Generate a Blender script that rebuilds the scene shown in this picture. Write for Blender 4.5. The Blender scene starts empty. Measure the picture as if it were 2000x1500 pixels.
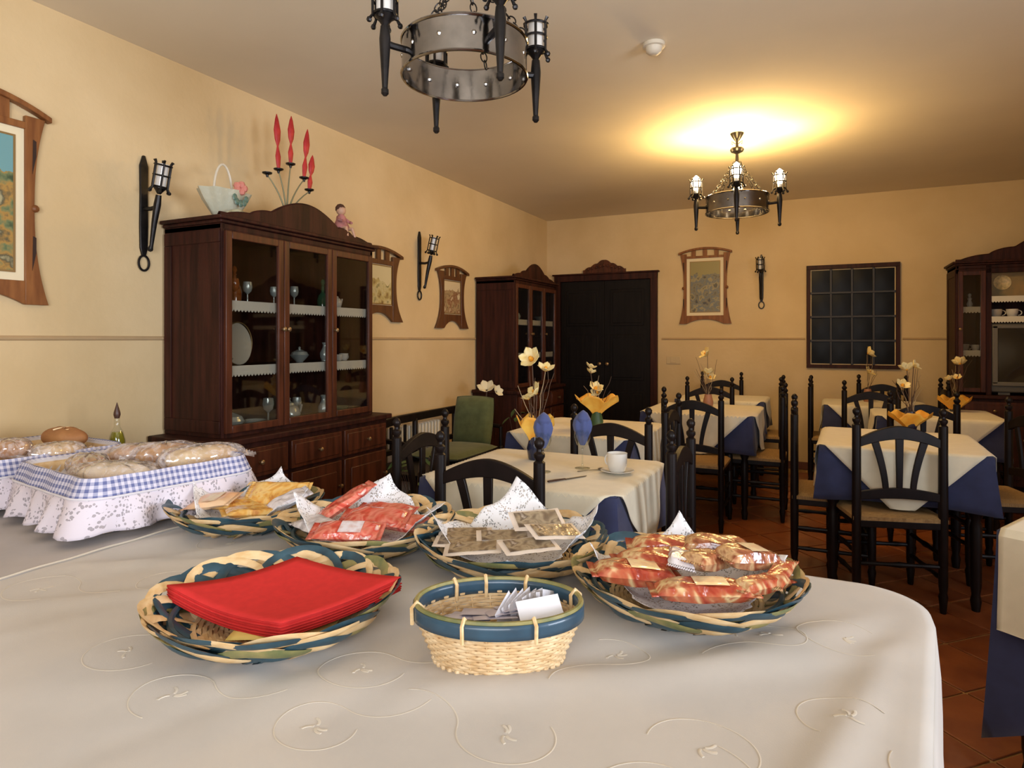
import bpy, math, random
from mathutils import Matrix, Vector
from math import pi, sin, cos, radians as rad
random.seed(7)
SC = bpy.context.scene
COL = SC.collection

# ------------------------------------------------------------------ camera, light, exposure
cam_d = bpy.data.cameras.new('camera')
cam = bpy.data.objects.new('camera', cam_d)
COL.objects.link(cam)
cam.location = (2.946, -7.015, 1.296)
cam.rotation_euler = (rad(90), 0, rad(25.9))
cam_d.sensor_width = 36
cam_d.lens = 1250 / 2000 * 36
cam_d.shift_y = -87 / 2000
cam_d.clip_start = 0.02
SC.camera = cam

SC.view_settings.view_transform = 'Standard'
SC.view_settings.look = 'None'
SC.view_settings.gamma = 1
SC.view_settings.use_curve_mapping = False
SC.view_settings.exposure = 0.05

world = bpy.data.worlds.new('sky')
SC.world = world
world.use_nodes = True
world.node_tree.nodes['Background'].inputs[0].default_value = (0.55, 0.72, 1.0, 1)
world.node_tree.nodes['Background'].inputs[1].default_value = 1.6

def area_light(name, loc, target, sx, sy, power, color, spread=180):
    d = bpy.data.lights.new(name, 'AREA')
    d.shape = 'RECTANGLE'; d.size = sx; d.size_y = sy
    d.energy = power; d.color = color; d.spread = rad(spread)
    o = bpy.data.objects.new(name, d); COL.objects.link(o)
    o.location = loc
    o.rotation_euler = (Vector(target) - Vector(loc)).to_track_quat('-Z', 'Y').to_euler()
    return o
# daylight entering by the side window (right) and by the windows behind the photographer
area_light('daylight_side_window', (5.78, -6.1, 1.45), (0.0, -6.2, 1.75), 1.5, 1.1, 66, (0.83, 0.89, 1.0), 140)
area_light('daylight_rear_window', (2.6, -8.22, 1.55), (1.0, -5.6, 2.7), 2.3, 1.1, 66, (0.88, 0.92, 1.0), 120)
LAMP_POWER = 14.5
LAMP_COLOR = (1.0, 0.64, 0.23)

# ------------------------------------------------------------------ materials
MATS = {}
def mat(name, color, rough=0.6, metal=0.0, var=0.0, scale=8.0, bump=0.0, bscale=None, stretch=(1, 1, 1),
        spec=0.5, coat=0.0, color2=None, emit=None, estr=0.0, sheen=0.0, detail=4.0, bdist=0.01, trans=0.0):
    if name in MATS: return MATS[name]
    m = bpy.data.materials.new(name); m.use_nodes = True
    nt = m.node_tree; b = nt.nodes['Principled BSDF']
    b.inputs['Base Color'].default_value = (*color, 1)
    b.inputs['Roughness'].default_value = rough
    b.inputs['Metallic'].default_value = metal
    b.inputs['Specular IOR Level'].default_value = spec
    b.inputs['Coat Weight'].default_value = coat
    b.inputs['Sheen Weight'].default_value = sheen
    b.inputs['Transmission Weight'].default_value = trans
    if emit:
        b.inputs['Emission Color'].default_value = (*emit, 1); b.inputs['Emission Strength'].default_value = estr
    tc = nt.nodes.new('ShaderNodeTexCoord'); mp = nt.nodes.new('ShaderNodeMapping')
    mp.inputs['Scale'].default_value = stretch
    nt.links.new(tc.outputs['Object'], mp.inputs['Vector'])
    if var > 0 or color2:
        n = nt.nodes.new('ShaderNodeTexNoise'); n.inputs['Scale'].default_value = scale; n.inputs['Detail'].default_value = detail
        nt.links.new(mp.outputs[0], n.inputs['Vector'])
        r = nt.nodes.new('ShaderNodeValToRGB')
        c2 = color2 if color2 else tuple(min(1, c * (1 + var)) for c in color)
        c1 = color if color2 else tuple(c * (1 - var) for c in color)
        r.color_ramp.elements[0].position = 0.35; r.color_ramp.elements[1].position = 0.65
        r.color_ramp.elements[0].color = (*c1, 1); r.color_ramp.elements[1].color = (*c2, 1)
        nt.links.new(n.outputs['Fac'], r.inputs[0]); nt.links.new(r.outputs[0], b.inputs['Base Color'])
    if bump > 0:
        n2 = nt.nodes.new('ShaderNodeTexNoise'); n2.inputs['Scale'].default_value = bscale or scale; n2.inputs['Detail'].default_value = 5
        nt.links.new(mp.outputs[0], n2.inputs['Vector'])
        bp = nt.nodes.new('ShaderNodeBump'); bp.inputs['Strength'].default_value = bump; bp.inputs['Distance'].default_value = bdist
        nt.links.new(n2.outputs['Fac'], bp.inputs['Height']); nt.links.new(bp.outputs[0], b.inputs['Normal'])
    MATS[name] = m
    return m

def glass_mat(name, tint=(1, 1, 1), rough=0.03, refl=1.0, painted_glint=0.0):
    m = bpy.data.materials.new(name); m.use_nodes = True; nt = m.node_tree
    nt.nodes.remove(nt.nodes['Principled BSDF'])
    out = nt.nodes['Material Output']
    t = nt.nodes.new('ShaderNodeBsdfTransparent'); t.inputs[0].default_value = (*tint, 1)
    g = nt.nodes.new('ShaderNodeBsdfGlossy'); g.inputs['Roughness'].default_value = rough
    lw = nt.nodes.new('ShaderNodeLayerWeight'); pw = nt.nodes.new('ShaderNodeMath'); pw.operation = 'POWER'; pw.inputs[1].default_value = 4.5
    nt.links.new(lw.outputs['Facing'], pw.inputs[0])
    fr = nt.nodes.new('ShaderNodeMath'); fr.operation = 'MULTIPLY_ADD'; fr.inputs[1].default_value = 0.9; fr.inputs[2].default_value = 0.045
    nt.links.new(pw.outputs[0], fr.inputs[0])
    mu = nt.nodes.new('ShaderNodeMath'); mu.operation = 'MULTIPLY'; mu.inputs[1].default_value = refl; mu.use_clamp = True
    mx = nt.nodes.new('ShaderNodeMixShader')
    nt.links.new(fr.outputs[0], mu.inputs[0]); nt.links.new(mu.outputs[0], mx.inputs[0])
    nt.links.new(t.outputs[0], mx.inputs[1]); nt.links.new(g.outputs[0], mx.inputs[2])
    if painted_glint:
        df = nt.nodes.new('ShaderNodeBsdfDiffuse'); df.inputs[0].default_value = (0.85, 0.80, 0.80, 1)  # whitish patches: highlights of the film put into its colour
        nz = nt.nodes.new('ShaderNodeTexNoise'); nz.inputs['Scale'].default_value = 38; nz.inputs['Distortion'].default_value = 1.5
        rp = nt.nodes.new('ShaderNodeMapRange'); rp.inputs[1].default_value = 0.42; rp.inputs[2].default_value = 0.68; rp.inputs[3].default_value = painted_glint * 0.35; rp.inputs[4].default_value = painted_glint * 2.2
        tcz = nt.nodes.new('ShaderNodeTexCoord'); nt.links.new(tcz.outputs['Object'], nz.inputs['Vector'])
        m2 = nt.nodes.new('ShaderNodeMixShader'); nt.links.new(nz.outputs['Fac'], rp.inputs[0]); nt.links.new(rp.outputs[0], m2.inputs[0])
        nt.links.new(mx.outputs[0], m2.inputs[1]); nt.links.new(df.outputs[0], m2.inputs[2]); mx = m2
    nt.links.new(mx.outputs[0], out.inputs[0])
    MATS[name] = m
    return m

def lace_mat(name, color, scale=120.0, hole=0.33, amount=0.85):
    """openwork: round holes between the threads"""
    m = bpy.data.materials.new(name); m.use_nodes = True; nt = m.node_tree
    b = nt.nodes['Principled BSDF']; out = nt.nodes['Material Output']
    b.inputs['Base Color'].default_value = (*color, 1); b.inputs['Roughness'].default_value = 0.85
    tc = nt.nodes.new('ShaderNodeTexCoord')
    v = nt.nodes.new('ShaderNodeTexVoronoi'); v.inputs['Scale'].default_value = scale
    n = nt.nodes.new('ShaderNodeTexNoise'); n.inputs['Scale'].default_value = scale * 0.22
    nt.links.new(tc.outputs['UV'], v.inputs['Vector']); nt.links.new(tc.outputs['UV'], n.inputs['Vector'])
    lt = nt.nodes.new('ShaderNodeMath'); lt.operation = 'LESS_THAN'; lt.inputs[1].default_value = hole
    gt = nt.nodes.new('ShaderNodeMath'); gt.operation = 'GREATER_THAN'; gt.inputs[1].default_value = 0.47
    mu = nt.nodes.new('ShaderNodeMath'); mu.operation = 'MULTIPLY'
    m2 = nt.nodes.new('ShaderNodeMath'); m2.operation = 'MULTIPLY'; m2.inputs[1].default_value = amount
    nt.links.new(v.outputs['Distance'], lt.inputs[0]); nt.links.new(n.outputs['Fac'], gt.inputs[0])
    nt.links.new(lt.outputs[0], mu.inputs[0]); nt.links.new(gt.outputs[0], mu.inputs[1]); nt.links.new(mu.outputs[0], m2.inputs[0])
    t = nt.nodes.new('ShaderNodeBsdfTransparent'); mx = nt.nodes.new('ShaderNodeMixShader')
    nt.links.new(m2.outputs[0], mx.inputs[0]); nt.links.new(b.outputs[0], mx.inputs[1]); nt.links.new(t.outputs[0], mx.inputs[2])
    nt.links.new(mx.outputs[0], out.inputs[0])
    MATS[name] = m
    return m

def gingham_mat(name, size=0.012):
    m = bpy.data.materials.new(name); m.use_nodes = True; nt = m.node_tree
    b = nt.nodes['Principled BSDF']; b.inputs['Roughness'].default_value = 0.9
    tc = nt.nodes.new('ShaderNodeTexCoord'); sp = nt.nodes.new('ShaderNodeSeparateXYZ')
    nt.links.new(tc.outputs['UV'], sp.inputs[0])
    fs = []
    for k in (0, 1):
        a = nt.nodes.new('ShaderNodeMath'); a.operation = 'MULTIPLY'; a.inputs[1].default_value = 0.5 / size
        nt.links.new(sp.outputs[k], a.inputs[0])
        fr = nt.nodes.new('ShaderNodeMath'); fr.operation = 'FRACT'; nt.links.new(a.outputs[0], fr.inputs[0])
        g = nt.nodes.new('ShaderNodeMath'); g.operation = 'GREATER_THAN'; g.inputs[1].default_value = 0.5
        nt.links.new(fr.outputs[0], g.inputs[0]); fs.append(g)
    ad = nt.nodes.new('ShaderNodeMath'); ad.operation = 'ADD'
    nt.links.new(fs[0].outputs[0], ad.inputs[0]); nt.links.new(fs[1].outputs[0], ad.inputs[1])
    h = nt.nodes.new('ShaderNodeMath'); h.operation = 'MULTIPLY'; h.inputs[1].default_value = 0.5
    nt.links.new(ad.outputs[0], h.inputs[0])
    r = nt.nodes.new('ShaderNodeValToRGB'); r.color_ramp.interpolation = 'CONSTANT'
    e = r.color_ramp.elements
    e[0].position = 0; e[0].color = (0.66, 0.64, 0.74, 1)
    e[1].position = 0.75; e[1].color = (0.13, 0.15, 0.32, 1)
    k = e.new(0.25); k.color = (0.38, 0.39, 0.54, 1)
    nt.links.new(h.outputs[0], r.inputs[0]); nt.links.new(r.outputs[0], b.inputs['Base Color'])
    MATS[name] = m
    return m

def wrap_mat(name, colors, scale=20, rough=0.22, stretch=(1, 1, 1), warp=2.0):
    """glossy printed wrapper: blotches of a few flat print colours"""
    m = bpy.data.materials.new(name); m.use_nodes = True; nt = m.node_tree
    b = nt.nodes['Principled BSDF']; b.inputs['Roughness'].default_value = rough
    b.inputs['Coat Weight'].default_value = 0.6; b.inputs['Coat Roughness'].default_value = 0.12
    tc = nt.nodes.new('ShaderNodeTexCoord'); mp = nt.nodes.new('ShaderNodeMapping'); mp.inputs['Scale'].default_value = stretch
    n = nt.nodes.new('ShaderNodeTexNoise'); n.inputs['Scale'].default_value = scale; n.inputs['Detail'].default_value = 2
    n.inputs['Distortion'].default_value = warp
    nt.links.new(tc.outputs['Object'], mp.inputs[0]); nt.links.new(mp.outputs[0], n.inputs['Vector'])
    r = nt.nodes.new('ShaderNodeValToRGB'); e = r.color_ramp.elements
    k = len(colors)
    e[0].position = 0.3; e[0].color = (*colors[0], 1)
    e[1].position = 0.72; e[1].color = (*colors[-1], 1)
    for i in range(1, k - 1):
        q = e.new(0.3 + 0.42 * i / (k - 1)); q.color = (*colors[i], 1)
    nt.links.new(n.outputs['Fac'], r.inputs[0]); nt.links.new(r.outputs[0], b.inputs['Base Color'])
    n3 = nt.nodes.new('ShaderNodeTexNoise'); n3.inputs['Scale'].default_value = 55
    nt.links.new(tc.outputs['Object'], n3.inputs['Vector'])
    bp = nt.nodes.new('ShaderNodeBump'); bp.inputs['Strength'].default_value = 0.5; bp.inputs['Distance'].default_value = 0.006
    nt.links.new(n3.outputs['Fac'], bp.inputs['Height']); nt.links.new(bp.outputs[0], b.inputs['Normal'])
    nt.links.new(bp.outputs[0], b.inputs['Coat Normal'])
    MATS[name] = m
    return m

WOOD = mat('dark_cabinet_wood', (0.034, 0.0085, 0.005), 0.55, var=0.45, scale=3.5, stretch=(9, 9, 0.7), bump=0.15, bscale=12, coat=0.0, spec=0.22)
WOODF = mat('reddish_door_frame_wood', (0.070, 0.019, 0.008), 0.42, var=0.4, scale=4, stretch=(9, 9, 0.7), coat=0.08, spec=0.3)
CHAIR = mat('black_brown_chair_wood', (0.008, 0.0045, 0.004), 0.42, var=0.3, scale=9, stretch=(3, 3, 1), coat=0.0, spec=0.25)
RUSH = mat('woven_rush', (0.42, 0.26, 0.10), 0.75, color2=(0.26, 0.15, 0.055), scale=60, stretch=(1, 8, 1), bump=0.5, bscale=70, bdist=0.004)
IRON = mat('blackened_iron', (0.018, 0.016, 0.016), 0.34, metal=0.6, var=0.25, scale=20, bump=0.25, bscale=60, bdist=0.002)
GLOSSIRON = mat('polished_black_metal', (0.30, 0.29, 0.29), 0.13, metal=1.0, var=0.15, scale=14, bump=0.12, bscale=22, bdist=0.004)
WALL = mat('cream_stucco', (0.615, 0.455, 0.240), 0.9, color2=(0.70, 0.535, 0.305), scale=1.6, bump=0.35, bscale=24, bdist=0.006, detail=7)
CEIL = mat('cream_ceiling_paint', (0.75, 0.65, 0.485), 0.9, var=0.03, scale=1.5, bump=0.12, bscale=30, bdist=0.004)
TILE = mat('terracotta_tile', (0.30, 0.088, 0.026), 0.40, color2=(0.19, 0.050, 0.016), scale=5, bump=0.2, bscale=18, coat=0.15)
TILE2 = mat('terracotta_tile_brown', (0.24, 0.085, 0.03), 0.42, color2=(0.30, 0.10, 0.03), scale=4, bump=0.2, bscale=18, coat=0.15)
GROUT = mat('ochre_grout', (0.33, 0.19, 0.07), 0.9, var=0.15, scale=30)
WHITEC = mat('white_table_linen', (0.74, 0.67, 0.50), 0.9, var=0.03, scale=20, bump=0.15, bscale=300, bdist=0.001, sheen=0.2)
BLUEC = mat('blue_table_linen', (0.026, 0.032, 0.085), 0.9, var=0.12, scale=14, bump=0.15, bscale=260, bdist=0.001, sheen=0.15)
BUFC = mat('ecru_buffet_linen', (0.535, 0.495, 0.440), 0.85, var=0.035, scale=7, bump=0.18, bscale=420, bdist=0.001, sheen=0.2)
BUFC2 = mat('pale_grey_linen', (0.47, 0.44, 0.435), 0.85, var=0.04, scale=7, bump=0.15, bscale=400, bdist=0.001)
EMB = mat('cream_embroidery_thread', (0.62, 0.56, 0.46), 0.6, sheen=0.2)
NATURAL = mat('natural_palm_strip', (0.66, 0.43, 0.19), 0.5, color2=(0.78, 0.58, 0.32), scale=30, stretch=(1, 1, 3), coat=0.15)
TEAL = mat('teal_dyed_strip', (0.014, 0.045, 0.065), 0.42, color2=(0.03, 0.085, 0.115), scale=20, coat=0.15)
OLIVE = mat('olive_dyed_strip', (0.14, 0.16, 0.06), 0.45, color2=(0.34, 0.28, 0.10), scale=25, coat=0.2)
WICKER = mat('pale_wicker', (0.64, 0.43, 0.21), 0.6, color2=(0.78, 0.60, 0.36), scale=40)
REDN = mat('red_paper_napkin', (0.60, 0.032, 0.030), 0.85, var=0.05, scale=60, bump=0.12, bscale=240, bdist=0.001, spec=0.2)
LACE = lace_mat('white_paper_lace', (0.82, 0.82, 0.84), 190, 0.42, 0.75)
LACEB = lace_mat('lilac_white_lace', (0.70, 0.64, 0.70), 95, 0.42, 0.62)
SHELFLACE = mat('white_shelf_edging', (0.78, 0.76, 0.68), 0.8)
GINGHAM = gingham_mat('blue_gingham', 0.0085)
LINER = mat('white_basket_liner', (0.70, 0.68, 0.72), 0.85, var=0.05, scale=20)
PORC = mat('white_porcelain', (0.80, 0.78, 0.72), 0.18, coat=0.4)
PORCC = mat('cream_porcelain', (0.66, 0.60, 0.48), 0.25, coat=0.3)
GLASS = glass_mat('clear_glass', (0.96, 0.98, 0.97))
PANE = glass_mat('cabinet_glass', (0.80, 0.80, 0.78), 0.03, 1.2)
CRYSTAL = mat('cut_crystal', (0.55, 0.62, 0.60), 0.12, metal=0.35, coat=0.6, bump=0.4, bscale=90, bdist=0.004)
AMBER = mat('amber_glass', (0.32, 0.085, 0.018), 0.12, coat=0.7)
GREENG = mat('green_glass', (0.05, 0.14, 0.07), 0.12, coat=0.7)
BREAD = mat('bread_crust', (0.62, 0.36, 0.14), 0.7, color2=(0.42, 0.19, 0.06), scale=9, bump=0.4, bscale=30, bdist=0.006)
BREADL = mat('pale_bread', (0.80, 0.64, 0.38), 0.7, color2=(0.70, 0.45, 0.20), scale=10, bump=0.3, bscale=30, bdist=0.005)
FILM = glass_mat('clear_wrapping_film', (0.97, 0.95, 0.95), 0.12, 3.0, painted_glint=0.18)
PORANGE = mat('orange_wrap_paper', (0.80, 0.36, 0.035), 0.55, color2=(0.86, 0.55, 0.10), scale=14)
PETAL = mat('cream_petal', (0.82, 0.62, 0.22), 0.6, color2=(0.84, 0.74, 0.42), scale=30)
PETALC = mat('orange_flower_heart', (0.80, 0.36, 0.03), 0.6)
TWIG = mat('dry_twig', (0.10, 0.055, 0.03), 0.7)
TWIGP = mat('pale_twig', (0.36, 0.27, 0.15), 0.7)
LEAF = mat('green_leaf', (0.035, 0.075, 0.022), 0.5, color2=(0.07, 0.13, 0.04), scale=12)
GREENC = mat('green_cushion_cloth', (0.085, 0.105, 0.040), 0.9, color2=(0.115, 0.14, 0.055), scale=16, bump=0.25, bscale=90, bdist=0.003, sheen=0.2)
VASEB = mat('dark_blue_vase', (0.012, 0.018, 0.05), 0.2, coat=0.6)
REDF = mat('red_spear_flower', (0.36, 0.012, 0.016), 0.5, color2=(0.52, 0.03, 0.03), scale=20)
BRASS = mat('aged_brass', (0.30, 0.20, 0.10), 0.4, metal=0.8)
FRAMEW = mat('honey_frame_wood', (0.27, 0.105, 0.030), 0.45, color2=(0.17, 0.058, 0.016), scale=6, stretch=(6, 6, 0.8), coat=0.1, spec=0.3)
FRAMED = mat('walnut_frame_wood', (0.13, 0.050, 0.016), 0.42, color2=(0.08, 0.028, 0.010), scale=6, stretch=(6, 6, 0.8), coat=0.2)
MOUNT = mat('cream_mount', (0.78, 0.68, 0.46), 0.8)
GILT = mat('gilt_fillet', (0.30, 0.19, 0.07), 0.4, metal=0.4)
BLACKW = mat('dark_door_wood', (0.0065, 0.0045, 0.004), 0.55, var=0.3, scale=5, stretch=(8, 8, 0.7), spec=0.2)
NIGHT = mat('dark_window_glass', (0.006, 0.006, 0.006), 0.35, spec=0.12)
GREYBAR = mat('grey_painted_bar', (0.040, 0.040, 0.050), 0.5, spec=0.3)
TVBODY = mat('grey_television_case', (0.10, 0.095, 0.085), 0.45)
SCREEN = mat('dark_television_glass', (0.018, 0.018, 0.015), 0.12, coat=0.5)
BULB = mat('lit_bulb', (1, 1, 1), 0.4, emit=(1.0, 0.80, 0.50), estr=40)
DEADBULB = mat('frosted_unlit_bulb', (0.72, 0.73, 0.76), 0.25, coat=0.5)
WHITEP = mat('white_plastic', (0.70, 0.62, 0.48), 0.5)
RADW = mat('white_radiator_enamel', (0.70, 0.64, 0.52), 0.4)
STEEL = mat('steel', (0.35, 0.33, 0.30), 0.3, metal=1.0)
OIL = mat('olive_oil', (0.20, 0.18, 0.012), 0.15, coat=0.5)
SKIRT = mat('baseboard_tile', (0.12, 0.040, 0.018), 0.45)

# ------------------------------------------------------------------ geometry collector
class G:
    def __init__(self):
        self.v = []; self.f = []; self.uv = {}; self.M = Matrix.Identity(4)
    def push(self, pts):
        b = len(self.v)
        for p in pts: self.v.append(tuple(self.M @ Vector(p)))
        return b
    def box(self, c, s, rz=0.0, R=None):
        hx, hy, hz = s[0] / 2, s[1] / 2, s[2] / 2
        m = R if R is not None else Matrix.Rotation(rz, 3, 'Z')
        pts = [Vector(c) + m @ Vector((x, y, z)) for x in (-hx, hx) for y in (-hy, hy) for z in (-hz, hz)]
        b = self.push(pts)
        for q in ((0, 1, 3, 2), (4, 6, 7, 5), (0, 4, 5, 1), (2, 3, 7, 6), (0, 2, 6, 4), (1, 5, 7, 3)):
            self.f.append(tuple(b + i for i in q))
        return self
    def span(self, x0, x1, y0, y1, z0, z1):
        return self.box(((x0 + x1) / 2, (y0 + y1) / 2, (z0 + z1) / 2), (abs(x1 - x0), abs(y1 - y0), abs(z1 - z0)))
    def lathe(self, prof, n=16, c=(0, 0, 0), sx=1, sy=1, cap=True, wob=None):
        rows = []
        for (r, z) in prof:
            ring = []
            for i in range(n):
                a = 2 * pi * i / n
                k = 1 + (wob(a, z) if wob else 0)
                ring.append((c[0] + r * k * cos(a) * sx, c[1] + r * k * sin(a) * sy, c[2] + z))
            rows.append(self.push(ring))
        for j in range(len(rows) - 1):
            for i in range(n):
                a, b2 = rows[j] + i, rows[j] + (i + 1) % n
                c2, d = rows[j + 1] + (i + 1) % n, rows[j + 1] + i
                self.f.append((a, b2, c2, d))
        if cap:
            self.f.append(tuple(rows[0] + i for i in range(n))[::-1])
            self.f.append(tuple(rows[-1] + i for i in range(n)))
        return self
    def tube(self, pts, r, n=8, closed=False, flat=1.0, up=None):
        P = [Vector(p) for p in pts]; m = len(P); rows = []
        prev = None
        for k, p in enumerate(P):
            if closed: t = P[(k + 1) % m] - P[k - 1]
            else: t = P[min(k + 1, m - 1)] - P[max(k - 1, 0)]
            if t.length < 1e-9: t = Vector((0, 0, 1))
            t.normalize()
            if up is not None: ref = Vector(up)
            else: ref = prev if prev is not None else (Vector((0, 0, 1)) if abs(t.z) < 0.9 else Vector((1, 0, 0)))
            s = t.cross(ref)
            if s.length < 1e-6: s = t.cross(Vector((1, 0.3, 0)))
            s.normalize(); u = s.cross(t); prev = u
            rr = r[k] if isinstance(r, (list, tuple)) else r
            rows.append(self.push([p + s * (rr * cos(2 * pi * i / n)) + u * (rr * flat * sin(2 * pi * i / n)) for i in range(n)]))
        for j in range(m if closed else m - 1):
            j2 = (j + 1) % m
            for i in range(n):
                self.f.append((rows[j] + i, rows[j] + (i + 1) % n, rows[j2] + (i + 1) % n, rows[j2] + i))
        if not closed:
            self.f.append(tuple(rows[0] + i for i in range(n))[::-1]); self.f.append(tuple(rows[-1] + i for i in range(n)))
        return self
    def rod(self, a, b, r0, r1=None, n=8):
        return self.tube([a, b], [r0, r0 if r1 is None else r1], n)
    def prism(self, poly, d0, d1, plane='xz'):
        """polygon given in a plane, extruded from d0 to d1 on the third axis"""
        def mk(p, d):
            if plane == 'xz': return (p[0], d, p[1])
            if plane == 'yz': return (d, p[0], p[1])
            return (p[0], p[1], d)
        n = len(poly)
        a = self.push([mk(p, d0) for p in poly]); b = self.push([mk(p, d1) for p in poly])
        self.f.append(tuple(a + i for i in range(n))); self.f.append(tuple(b + i for i in range(n))[::-1])
        for i in range(n):
            j = (i + 1) % n
            self.f.append((a + j, a + i, b + i, b + j))
        return self
    def strip(self, low, high, d0, d1, plane='xz'):
        """band between two polylines (same count) with thickness"""
        def mk(p, d):
            if plane == 'xz': return (p[0], d, p[1])
            if plane == 'yz': return (d, p[0], p[1])
            return (p[0], p[1], d)
        n = len(low)
        A = self.push([mk(p, d0) for p in low]); B = self.push([mk(p, d0) for p in high])
        C_ = self.push([mk(p, d1) for p in low]); D = self.push([mk(p, d1) for p in high])
        for i in range(n - 1):
            self.f += [(A + i, A + i + 1, B + i + 1, B + i), (C_ + i + 1, C_ + i, D + i, D + i + 1),
                       (B + i, B + i + 1, D + i + 1, D + i), (A + i + 1, A + i, C_ + i, C_ + i + 1)]
        self.f += [(A, B, D, C_), (B + n - 1, A + n - 1, C_ + n - 1, D + n - 1)]
        return self
    def grid(self, fn, nu, nv, closeu=False, uvs=(1, 1)):
        b = len(self.v)
        for j in range(nv + 1):
            for i in range(nu + (0 if closeu else 1)):
                u, w = i / nu, j / nv
                self.v.append(tuple(self.M @ Vector(fn(u, w))))
                self.uv[len(self.v) - 1] = (u * uvs[0], w * uvs[1])
        row = nu if closeu else nu + 1
        for j in range(nv):
            for i in range(nu):
                i2 = (i + 1) % row if closeu else i + 1
                self.f.append((b + j * row + i, b + j * row + i2, b + (j + 1) * row + i2, b + (j + 1) * row + i))
        return self
    def ball(self, c, r, n=10, sz=(1, 1, 1)):
        prof = []
        m = max(4, n // 2)
        for k in range(m + 1):
            a = -pi / 2 + pi * k / m
            prof.append((max(1e-4, r * cos(a)), r * sin(a) * sz[2]))
        return self.lathe(prof, n, c, sz[0], sz[1], cap=False)

def obj(name, g, m, parent=None, loc=None, rz=None, bevel=0, solid=0, sub=0, angle=38, kind=None, label=None, flat=False):
    me = bpy.data.meshes.new(name)
    me.from_pydata(g.v, [], g.f)
    if g.uv:
        ul = me.uv_layers.new(name='UVMap')
        for lp in me.loops:
            ul.data[lp.index].uv = g.uv.get(lp.vertex_index, (0, 0))
    me.materials.append(m)
    me.validate()
    if not flat:
        me.shade_smooth()
        me.set_sharp_from_angle(angle=rad(angle))
    o = bpy.data.objects.new(name, me); COL.objects.link(o)
    if parent: o.parent = parent
    if loc: o.location = loc
    if rz is not None: o.rotation_euler = (0, 0, rz)
    if bevel:
        md = o.modifiers.new('bevel', 'BEVEL'); md.width = bevel; md.segments = 2; md.limit_method = 'ANGLE'; md.angle_limit = rad(50)
    if solid:
        md = o.modifiers.new('solid', 'SOLIDIFY'); md.thickness = solid; md.offset = 0
    if sub:
        md = o.modifiers.new('sub', 'SUBSURF'); md.levels = sub; md.render_levels = sub
    if kind: o['kind'] = kind
    if label: o['label'] = label
    return o

def tag(o, label, cat, group=None):
    o['label'] = label; o['category'] = cat
    if group: o['group'] = group
    return o
def thing(name, label, cat, loc=(0, 0, 0), rz=0, group=None):
    o = bpy.data.objects.new(name, None); COL.objects.link(o)
    o.empty_display_size = 0.05
    o.location = loc; o.rotation_euler = (0, 0, rz)
    return tag(o, label, cat, group)
def struct(name, g, m, parent=None, **k):
    o = obj(name, g, m, parent, **k)
    if parent is None: o['kind'] = 'structure'
    return o
KIDS = {}
def kids(o):
    return [c for c in COL.objects if c.parent == o]
def dup(root, loc, rz, label, group=None, scale=None):
    r = root.copy(); COL.objects.link(r); r.location = loc; r.rotation_euler = (0, 0, rz)
    r['label'] = label
    if group: r['group'] = group
    if scale: r.scale = scale
    if root not in KIDS:
        KIDS[root] = [(c, kids(c)) for c in kids(root)]
    for ch, gs in KIDS[root]:
        c = ch.copy(); COL.objects.link(c); c.parent = r
        for g_ in gs:
            d = g_.copy(); COL.objects.link(d); d.parent = c
    return r
def link_copy(o, parent=None, loc=None, rz=None):
    c = o.copy(); COL.objects.link(c)
    if parent is not None: c.parent = parent
    if loc is not None: c.location = loc
    if rz is not None: c.rotation_euler = (0, 0, rz)
    return c
# ------------------------------------------------------------------ room
RX, RY, RZ = 5.9, -8.4, 2.70
g = G().span(-0.02, RX, RY, 0.02, -0.06, -0.004)
floor = struct('floor', g, GROUT)
TS = 0.30
tile_g = G().box((0, 0, -0.003), (TS - 0.010, TS - 0.010, 0.008))
proto_t = None
far = G(); n_t = 0
cells = []
for i in range(-30, 31):
    for j in range(-30, 31):
        u, w = i * TS + 0.04, j * TS + 0.09
        x = 2.9 + (u + w) * cos(pi / 4); y = -4.0 + (w - u) * sin(pi / 4)
        if 0.16 < x < RX - 0.16 and RY + 0.16 < y < -0.17: cells.append((x, y))
def seen(x, y): return (2.35 < x < 4.6 and -5.3 < y < -0.3 and y > -5.3 + (3.2 - x) * 2.2)
random.seed(3)
for (x, y) in cells:
    if seen(x, y) and n_t < 290:
        if proto_t is None:
            proto_t = obj('floor_tile', tile_g, TILE, floor, bevel=0.0025); c = proto_t
        else:
            c = link_copy(proto_t)
        c.location = (x, y, random.uniform(-0.0008, 0.0008)); c.rotation_euler = (0, 0, pi / 4 + random.uniform(-0.006, 0.006)); n_t += 1
    else:
        far.box((x, y, -0.003), (TS - 0.010, TS - 0.010, 0.008), rz=pi / 4)
obj('floor_tiles', far, TILE2, floor, kind='stuff', flat=True)

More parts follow.
